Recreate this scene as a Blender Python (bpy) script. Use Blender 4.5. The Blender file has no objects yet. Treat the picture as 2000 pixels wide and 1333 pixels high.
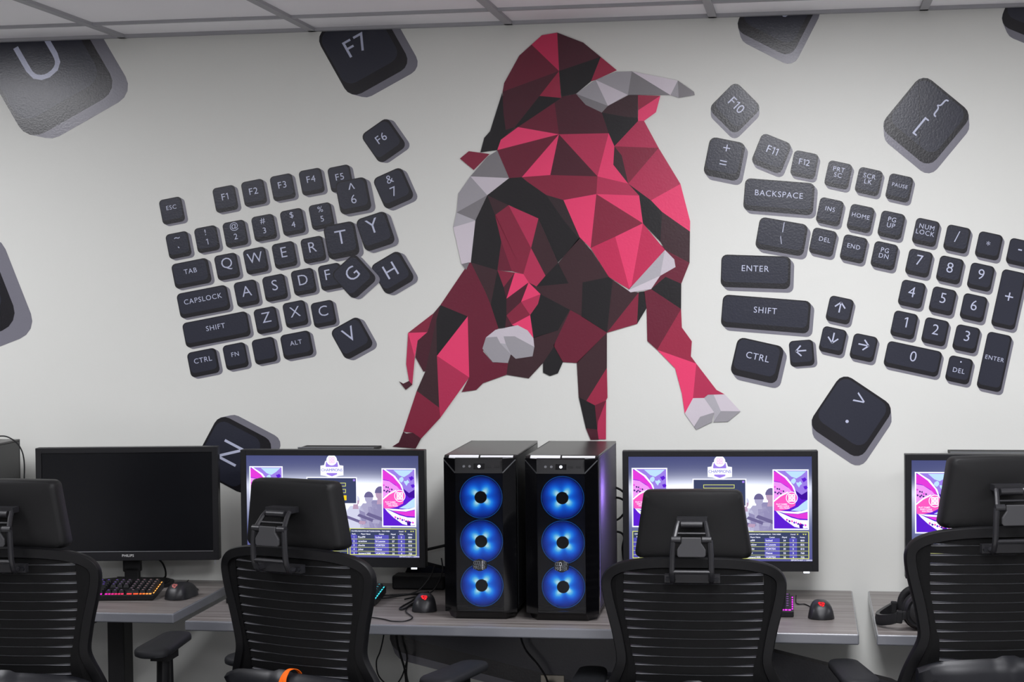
import bpy, bmesh, math, random
from mathutils import Vector, Matrix, Euler
PI = math.pi
sc = bpy.context.scene
COL = sc.collection
random.seed(7)

# ---------------------------------------------------------------- camera, world, exposure
cam_d = bpy.data.cameras.new('camera')
cam = bpy.data.objects.new('camera', cam_d)
COL.objects.link(cam)
sc.camera = cam
cam_d.sensor_fit = 'HORIZONTAL'
cam_d.sensor_width = 36.0
cam_d.lens = 3502.4 / 2000 * 36.0
cam_d.clip_start = 0.05
YAW, PITCH, ROLL = 0.162115, -0.0302044, -0.0107552
_f = Vector((-math.sin(YAW) * math.cos(PITCH), math.cos(YAW) * math.cos(PITCH), math.sin(PITCH)))
_r = Vector((math.cos(YAW), math.sin(YAW), 0))
_u = _r.cross(_f)
_r2 = _r * math.cos(ROLL) + _u * math.sin(ROLL)
_u2 = -_r * math.sin(ROLL) + _u * math.cos(ROLL)
M = Matrix((_r2, _u2, -_f)).transposed().to_4x4()
M.translation = Vector((0, -5.3547, 1.64617))
cam.matrix_world = M

world = bpy.data.worlds.new('world')
sc.world = world
world.use_nodes = True
world.node_tree.nodes['Background'].inputs[0].default_value = (0.5, 0.52, 0.55, 1)
world.node_tree.nodes['Background'].inputs[1].default_value = 0.02
sc.view_settings.view_transform = 'Standard'
sc.view_settings.look = 'None'
sc.view_settings.gamma = 1.0
sc.view_settings.use_curve_mapping = False
sc.view_settings.exposure = 0.0
sc.cycles.max_bounces = 8
sc.cycles.diffuse_bounces = 4
sc.cycles.use_denoising = True
CEIL_Z = 2.4395
LIGHT_W = 28.5            # radiance of the ceiling panels
LIGHTS = [(-3.008, -1.489, 0.56), (0.04, -1.489, 0.55), (3.088, -1.489, 0.75), (-3.008, -3.927, 0.45), (0.04, -3.318, 0.85), (3.088, -3.927, 0.9), (-3.008, -6.365, 0.6), (0.04, -6.365, 0.6), (3.088, -6.365, 0.6)]

# ---------------------------------------------------------------- helpers
def s2l(c):
    c = c / 255.0
    return c / 12.92 if c <= 0.04045 else ((c + 0.055) / 1.055) ** 2.4

def rgb(t):
    return (s2l(t[0]), s2l(t[1]), s2l(t[2]), 1.0)

def mat(name, col, rough=0.5, spec=0.5, metal=0.0, bump=0.0, bscale=200.0, coat=0.0, sheen=0.0):
    m = bpy.data.materials.new(name)
    m.use_nodes = True
    nt = m.node_tree
    b = nt.nodes['Principled BSDF']
    b.inputs['Base Color'].default_value = rgb(col)
    b.inputs['Roughness'].default_value = rough
    b.inputs['Specular IOR Level'].default_value = spec
    b.inputs['Metallic'].default_value = metal
    b.inputs['Coat Weight'].default_value = coat
    if bump:
        tc = nt.nodes.new('ShaderNodeTexCoord')
        nz = nt.nodes.new('ShaderNodeTexNoise')
        nz.inputs['Scale'].default_value = bscale
        nz.inputs['Detail'].default_value = 2.0
        bp = nt.nodes.new('ShaderNodeBump')
        bp.inputs['Strength'].default_value = bump
        bp.inputs['Distance'].default_value = 0.002
        nt.links.new(tc.outputs['Object'], nz.inputs['Vector'])
        nt.links.new(nz.outputs['Fac'], bp.inputs['Height'])
        nt.links.new(bp.outputs['Normal'], b.inputs['Normal'])
    return m

def emis(name, col, strength=1.0):
    m = bpy.data.materials.new(name)
    m.use_nodes = True
    nt = m.node_tree
    nt.nodes.remove(nt.nodes['Principled BSDF'])
    e = nt.nodes.new('ShaderNodeEmission')
    e.inputs['Color'].default_value = rgb(col)
    e.inputs['Strength'].default_value = strength
    nt.links.new(e.outputs[0], nt.nodes['Material Output'].inputs['Surface'])
    return m

def vcol_emis(name, strength):
    m = emis(name, (255, 255, 255), strength)
    nt = m.node_tree
    a = nt.nodes.new('ShaderNodeVertexColor')
    a.layer_name = 'Col'
    e = [n for n in nt.nodes if n.type == 'EMISSION'][0]
    nt.links.new(a.outputs['Color'], e.inputs['Color'])
    return m

class MB:
    """collects shapes, builds ONE mesh object"""
    def __init__(self):
        self.v, self.f, self.m = [], [], []
    def add(self, vs, fs, mi=0):
        o = len(self.v)
        self.v += [tuple(p) for p in vs]
        for q in fs:
            self.f.append([i + o for i in q])
            self.m.append(mi)
        return self
    def poly(self, pts, mi=0):
        return self.add(pts, [list(range(len(pts)))], mi)
    def box(self, c, s, mi=0, rot=None):
        hx, hy, hz = s[0] / 2, s[1] / 2, s[2] / 2
        vs = [Vector((x, y, z)) for z in (-hz, hz) for y in (-hy, hy) for x in (-hx, hx)]
        if rot is not None:
            vs = [rot @ p for p in vs]
        vs = [p + Vector(c) for p in vs]
        return self.add(vs, [(0, 2, 3, 1), (4, 5, 7, 6), (0, 1, 5, 4), (2, 6, 7, 3), (0, 4, 6, 2), (1, 3, 7, 5)], mi)
    def bar(self, a, b, w, d, mi=0, up=(0, 0, 1)):
        a, b = Vector(a), Vector(b)
        z = (b - a)
        L = z.length
        z.normalize()
        x = Vector(up).cross(z)
        if x.length < 1e-4:
            x = Vector((1, 0, 0))
        x.normalize()
        y = z.cross(x)
        R = Matrix((x, y, z)).transposed()
        return self.box((a + b) / 2, (w, d, L), mi, R)
    def rings(self, rs, mi=0, cap=True, closed=True):
        n = len(rs[0])
        vs = [p for r in rs for p in r]
        fs = []
        m = n if closed else n - 1
        for i in range(len(rs) - 1):
            for j in range(m):
                k = (j + 1) % n
                fs.append((i * n + j, i * n + k, (i + 1) * n + k, (i + 1) * n + j))
        if cap:
            fs.append(tuple(range(n))[::-1])
            fs.append(tuple((len(rs) - 1) * n + j for j in range(n)))
        return self.add(vs, fs, mi)
    def tube(self, path, r, n=8, mi=0, cap=True):
        P = [Vector(p) for p in path]
        rs = []
        prev = None
        for i, p in enumerate(P):
            t = (P[min(i + 1, len(P) - 1)] - P[max(i - 1, 0)]).normalized()
            if prev is None:
                a = t.orthogonal().normalized()
            else:
                a = (prev - t * prev.dot(t))
                a = a.normalized() if a.length > 1e-6 else t.orthogonal().normalized()
            prev = a
            b = t.cross(a)
            rr = r[i] if isinstance(r, (list, tuple)) else r
            rs.append([p + (a * math.cos(2 * PI * k / n) + b * math.sin(2 * PI * k / n)) * rr for k in range(n)])
        return self.rings(rs, mi, cap)
    def cyl(self, a, b, r, n=20, mi=0, r2=None):
        return self.tube([a, b], [r, r if r2 is None else r2], n, mi)
    def sweep(self, path, sec, mi=0, depth=Vector((0, 1, 0)), cap=True):
        """path of points; sec list of (a,b): a in-plane normal, b along depth"""
        P = [Vector(p) for p in path]
        rs = []
        for i, p in enumerate(P):
            t = (P[min(i + 1, len(P) - 1)] - P[max(i - 1, 0)]).normalized()
            nrm = depth.cross(t).normalized()
            d2 = t.cross(nrm)
            rs.append([p + nrm * a + d2 * b for a, b in sec])
        return self.rings(rs, mi, cap)
    def text(self, s, c, cap, ex, ey, mi=0, spacing=1.0, align='CENTER', thin=0.0):
        """text laid on the plane spanned by ex (right) and ey (up), centred at c, capital height cap"""
        parts = text_mesh(s, spacing, align, thin) if '1' not in s or align == 'LEFT' else digits_mesh(s, thin)
        for vs, fs in parts:
            self.add([Vector(c) + Vector(ex) * x * cap + Vector(ey) * y * cap for x, y in vs], fs, mi)
        return self
    def mesh(self, name, mats, smooth=None):
        me = bpy.data.meshes.new(name)
        me.from_pydata(self.v, [], self.f)
        for m in (mats if isinstance(mats, (list, tuple)) else [mats]):
            me.materials.append(m)
        me.polygons.foreach_set('material_index', self.m)
        if smooth is not None:
            me.polygons.foreach_set('use_smooth', [True] * len(me.polygons))
            me.set_sharp_from_angle(angle=math.radians(smooth))
        me.update()
        return me
    def build(self, name, mats, parent=None, smooth=None, bevel=0.0, seg=2, fix=True):
        me = self.mesh(name, mats, smooth)
        if fix:
            bm = bmesh.new()
            bm.from_mesh(me)
            bmesh.ops.remove_doubles(bm, verts=bm.verts, dist=1e-6)
            bmesh.ops.recalc_face_normals(bm, faces=bm.faces)
            bm.to_mesh(me)
            bm.free()
            if smooth is not None:
                me.set_sharp_from_angle(angle=math.radians(smooth))
        o = bpy.data.objects.new(name, me)
        COL.objects.link(o)
        if parent is not None:
            o.parent = parent
        if bevel:
            b = o.modifiers.new('bevel', 'BEVEL')
            b.width = bevel
            b.segments = seg
            b.limit_method = 'ANGLE'
            b.angle_limit = math.radians(40)
        return o

_tcache = {}
def text_mesh(s, spacing, align, thin):
    key = (s, spacing, align, thin)
    if key not in _tcache:
        out = []
        cu = bpy.data.curves.new('t', 'FONT')
        cu.body = s
        cu.size = 1.0
        cu.resolution_u = 3
        cu.space_character = spacing
        cu.offset = thin
        ob = bpy.data.objects.new('t', cu)
        COL.objects.link(ob)
        dg = bpy.context.evaluated_depsgraph_get()
        me = bpy.data.meshes.new_from_object(ob.evaluated_get(dg))
        vs = [(v.co.x, v.co.y) for v in me.vertices]
        fs = [tuple(p.vertices) for p in me.polygons]
        if vs:
            x0, x1 = min(p[0] for p in vs), max(p[0] for p in vs)
            y0, y1 = min(p[1] for p in vs), max(p[1] for p in vs)
            H = CAPH
            cx = (x0 + x1) / 2 if align == 'CENTER' else x0
            cy = (y0 + y1) / 2 if (len(s) == 1) else H / 2
            vs = [((x - cx) / H, (y - cy) / H) for x, y in vs]
            out.append((vs, fs))
        COL.objects.unlink(ob)
        bpy.data.objects.remove(ob)
        bpy.data.meshes.remove(me)
        bpy.data.curves.remove(cu)
        _tcache[key] = out
    return _tcache[key]
def digits_mesh(s, thin):
    """short legends with a flagged 1, set glyph by glyph"""
    cells, x = [], 0.0
    for ch in s:
        if ch == '1':
            g = [([(0.20, -.5), (0.325, -.5), (0.325, .5), (0.20, .5)], [(0, 1, 2, 3)]), ([(0.20, .5), (0.0, .36), (0.0, .245), (0.20, .375)], [(0, 3, 2, 1)])]
            w, x0 = 0.325, 0.0
        else:
            g = text_mesh(ch, 1.0, 'CENTER', thin)
            xs = [p[0] for vs, _ in g for p in vs]
            x0, w = min(xs), max(xs) - min(xs)
        cells.append((x - x0, g))
        x += w + 0.17
    tot = x - 0.17
    return [([(px_ + off - tot / 2, py_) for px_, py_ in vs], fs) for off, g in cells for vs, fs in g]
CAPH = 0.7

def _cap():
    global CAPH
    cu = bpy.data.curves.new('t', 'FONT')
    cu.body = 'H'
    ob = bpy.data.objects.new('t', cu)
    COL.objects.link(ob)
    me = bpy.data.meshes.new_from_object(ob.evaluated_get(bpy.context.evaluated_depsgraph_get()))
    ys = [v.co.y for v in me.vertices]
    CAPH = max(ys) - min(ys)
    bpy.data.objects.remove(ob)
    bpy.data.meshes.remove(me)
    bpy.data.curves.remove(cu)
_cap()

def thing(name, label, cat, loc=(0, 0, 0), rz=0.0, group=None):
    o = bpy.data.objects.new(name, None)
    COL.objects.link(o)
    o.empty_display_size = 0.1
    o.location = loc
    o.rotation_euler = (0, 0, rz)
    return tag(o, label, cat, group)

def tag(o, label, cat, group=None):
    o['label'] = label
    o['category'] = cat
    if group:
        o['group'] = group
    return o

def struct(o):
    o['kind'] = 'structure'
    return o

def copy_thing(src, loc, rz, label, group=None):
    def cp(o, parent):
        c = o.copy()
        COL.objects.link(c)
        if parent is not None:
            c.parent = parent
        for ch in list(o.children):
            cp(ch, c)
        return c
    r = cp(src, None)
    r.location = loc
    r.rotation_euler = (0, 0, rz)
    r['label'] = label
    if group:
        r['group'] = group
    return r

def smooth_path(pts, k=4):
    """Catmull-Rom through the points"""
    P = [Vector(p) for p in pts]
    out = []
    for i in range(len(P) - 1):
        p0, p1, p2, p3 = P[max(i - 1, 0)], P[i], P[i + 1], P[min(i + 2, len(P) - 1)]
        for j in range(k):
            t = j / k
            out.append(0.5 * ((2 * p1) + (p2 - p0) * t + (2 * p0 - 5 * p1 + 4 * p2 - p3) * t * t + (3 * p1 - p0 - 3 * p2 + p3) * t ** 3))
    out.append(P[-1])
    return out

def rrect(w, h, r, n=4):
    pts = []
    for cx, cy, a0 in ((w / 2 - r, h / 2 - r, 0), (-w / 2 + r, h / 2 - r, 90), (-w / 2 + r, -h / 2 + r, 180), (w / 2 - r, -h / 2 + r, 270)):
        for i in range(n + 1):
            a = math.radians(a0 + 90 * i / n)
            pts.append((cx + r * math.cos(a), cy + r * math.sin(a)))
    return pts

def clip_top(poly, zc):
    out = []
    for i in range(len(poly)):
        a, b = poly[i - 1], poly[i]
        ia, ib = a[1] <= zc, b[1] <= zc
        if ia != ib:
            t = (zc - a[1]) / (b[1] - a[1])
            out.append((a[0] + (b[0] - a[0]) * t, zc))
        if ib:
            out.append(b)
    return out

def hull(pts):
    pts = sorted(set((round(p[0], 6), round(p[1], 6)) for p in pts))
    def half(ps):
        h = []
        for p in ps:
            while len(h) >= 2 and (h[-1][0] - h[-2][0]) * (p[1] - h[-2][1]) - (h[-1][1] - h[-2][1]) * (p[0] - h[-2][0]) <= 0:
                h.pop()
            h.append(p)
        return h
    lo, up = half(pts), half(pts[::-1])
    return lo[:-1] + up[:-1]

# ---------------------------------------------------------------- materials
M_wall = mat('wall_vinyl', (231, 232, 226), 0.5, 0.35, bump=0.06, bscale=160)
M_side = mat('painted_wall', (112, 112, 114), 0.7, 0.2)
M_tile = mat('ceiling_tile', (251, 250, 253), 0.9, 0.1, bump=0.15, bscale=300)
M_tee = mat('ceiling_grid_metal', (170, 170, 174), 0.6, 0.3)
M_floor = mat('dark_carpet', (46, 46, 48), 0.95, 0.1, bump=0.3, bscale=400)
def mural(name, c):
    return mat('print_' + name, c, 0.26, 0.55, bump=0.12, bscale=170)
PR = {k: mural(k, v) for k, v in dict(
    blk=(36, 34, 36), dark=(66, 43, 48), dark2=(80, 36, 48), dark2b=(56, 44, 47), mar=(112, 36, 56), mar2=(140, 42, 66),
    crim=(164, 46, 74), crim2=(190, 54, 90), rose=(206, 50, 92), pink=(246, 70, 118),
    g1=(134, 131, 134), g2=(166, 163, 168), g3=(186, 183, 189), g4=(212, 204, 212), g5=(220, 211, 219),
    keyface=(47, 49, 61), keybevel=(33, 32, 36), keyside=(128, 127, 137), legend=(198, 203, 226)).items()}
M_black = mat('black_plastic', (16, 16, 18), 0.42, 0.4)
M_bezel = mat('bezel_plastic', (24, 24, 27), 0.4, 0.4, bump=0.03, bscale=900)
M_dark = mat('matte_black', (14, 14, 16), 0.6, 0.3)
M_hinge = mat('hinge_plastic', (34, 34, 37), 0.34, 0.5)
M_rubber = mat('cable_rubber', (15, 15, 17), 0.5, 0.4)
M_silver = mat('brushed_silver', (200, 202, 206), 0.3, 0.5, metal=0.9)
M_white = mat('white_plastic', (225, 225, 225), 0.4, 0.4)
M_band = mat('desk_edge_grey', (114, 116, 122), 0.25, 0.7, coat=0.4)
M_post = mat('desk_leg_black', (20, 20, 22), 0.45, 0.4)
M_off = mat('screen_off', (12, 13, 17), 0.25, 0.4)
M_chair = mat('chair_plastic', (13, 13, 15), 0.45, 0.3)
M_slat = mat('chair_elastomer', (8, 8, 9), 0.6, 0.2)
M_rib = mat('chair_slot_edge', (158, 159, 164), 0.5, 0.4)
M_yoke = mat('chair_support_plastic', (18, 19, 24), 0.38, 0.4)
M_head = mat('headrest_vinyl', (17, 17, 18), 0.5, 0.3, bump=0.08, bscale=500)
M_pad = mat('arm_pad_foam', (28, 29, 32), 0.6, 0.3)
M_fabric = mat('seat_fabric', (22, 22, 25), 0.9, 0.1, bump=0.2, bscale=700)
M_plate = mat('hinge_plate_grey', (66, 66, 68), 0.5, 0.3)
M_orange = mat('orange_ribbon', (255, 110, 20), 0.6, 0.2)
M_chrome = mat('steel', (150, 152, 156), 0.3, 0.5, metal=1.0)

def wood():
    m = mat('grey_wood_laminate', (120, 115, 112), 0.38, 0.4)
    nt = m.node_tree
    b = nt.nodes['Principled BSDF']
    tc = nt.nodes.new('ShaderNodeTexCoord')
    mp = nt.nodes.new('ShaderNodeMapping')
    mp.inputs['Scale'].default_value = (1.4, 34, 10)
    nz = nt.nodes.new('ShaderNodeTexNoise')
    nz.inputs['Scale'].default_value = 1.6
    nz.inputs['Detail'].default_value = 6
    nz.inputs['Roughness'].default_value = 0.62
    nz.inputs['Distortion'].default_value = 0.6
    cr = nt.nodes.new('ShaderNodeValToRGB')
    cr.color_ramp.elements[0].position = 0.3
    cr.color_ramp.elements[0].color = rgb((94, 87, 84))
    cr.color_ramp.elements[1].position = 0.72
    cr.color_ramp.elements[1].color = rgb((150, 145, 142))
    nt.links.new(tc.outputs['Object'], mp.inputs['Vector'])
    nt.links.new(mp.outputs['Vector'], nz.inputs['Vector'])
    nt.links.new(nz.outputs['Fac'], cr.inputs['Fac'])
    nt.links.new(cr.outputs['Color'], b.inputs['Base Color'])
    return m
M_wood = wood()

# ---------------------------------------------------------------- room shell
XL, XR, YB = -4.7, 3.7, -7.6
struct(MB().box((-0.5, 0.05, 1.3), (9.0, 0.1, 2.9)).build('wall_front', M_wall))
struct(MB().box((-0.5, YB - 0.05, 1.3), (9.0, 0.1, 2.9)).build('wall_back', M_side))
struct(MB().box((XL - 0.05, YB / 2, 1.3), (0.1, -YB, 2.9)).build('wall_left', M_side))
struct(MB().box((XR + 0.05, YB / 2, 1.3), (0.1, -YB, 2.9)).build('wall_right', M_side))
M_bounce = mat('bounce_floor', (186, 184, 182), 0.5, 0.4)  # unseen light floor, added to bounce light up to the ceiling
fm = MB()
fm.box((-0.5, (YB - 1.9) / 2, -0.05), (9.0, -YB - 1.9 + 0.1, 0.1), 1)
fm.box((-0.5, -0.9, -0.05), (9.0, 2.0, 0.1), 0)  # dark strip kept near the desks to hold bounced light down there
struct(fm.build('floor', [M_floor, M_bounce]))
S = 0.6096
X0 = -2.0935 - 5 * S
Y0 = -0.27
cm = MB()
cm.box((-0.5, YB / 2, CEIL_Z + 0.03), (9.0, -YB + 0.2, 0.05), 0)
k = 0
while X0 + k * S < XR:
    x = X0 + k * S
    if x > XL:
        cm.box((x, YB / 2, CEIL_Z + 0.001), (0.024, -YB, 0.012), 1)
    k += 1
k = 0
while Y0 - k * S > YB:
    cm.box((-0.5, Y0 - k * S, CEIL_Z + 0.0015), (8.4, 0.016, 0.010), 1)
    k += 1
struct(cm.build('ceiling', [M_tile, M_tee]))
tm = MB()
tm.box((-0.5, -0.011, CEIL_Z + 0.001), (8.4, 0.022, 0.012))
struct(tm.build('trim_1', M_tee))

spots = [r + c for r in ('nearest the mural, ', 'halfway back from the mural, ', 'farthest from the mural, ') for c in ('on the left side of the room', 'in the middle of the room', 'on the right side of the room')]
for (lx, ly, st), where in zip(LIGHTS, spots):
    t = thing('ceiling_light', 'recessed ceiling light panel ' + where, 'light', (lx, ly, CEIL_Z - 0.004), 0, 'ceiling lights')
    fr = MB()
    w, d = 0.6, 1.2
    for sx in (-1, 1):
        fr.box((sx * w / 2, 0, 0), (0.03, d + 0.03, 0.012))
    for sy in (-1, 1):
        fr.box((0, sy * d / 2, 0), (w - 0.03, 0.03, 0.012))
    fr.build('frame', M_white, t)
    MB().poly([(-w / 2 + .015, -d / 2 + .015, 0), (-w / 2 + .015, d / 2 - .015, 0), (w / 2 - .015, d / 2 - .015, 0), (w / 2 - .015, -d / 2 + .015, 0)]).build('diffuser', emis('light_diffuser', (250, 250, 255), LIGHT_W * st), t, fix=False)

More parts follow.
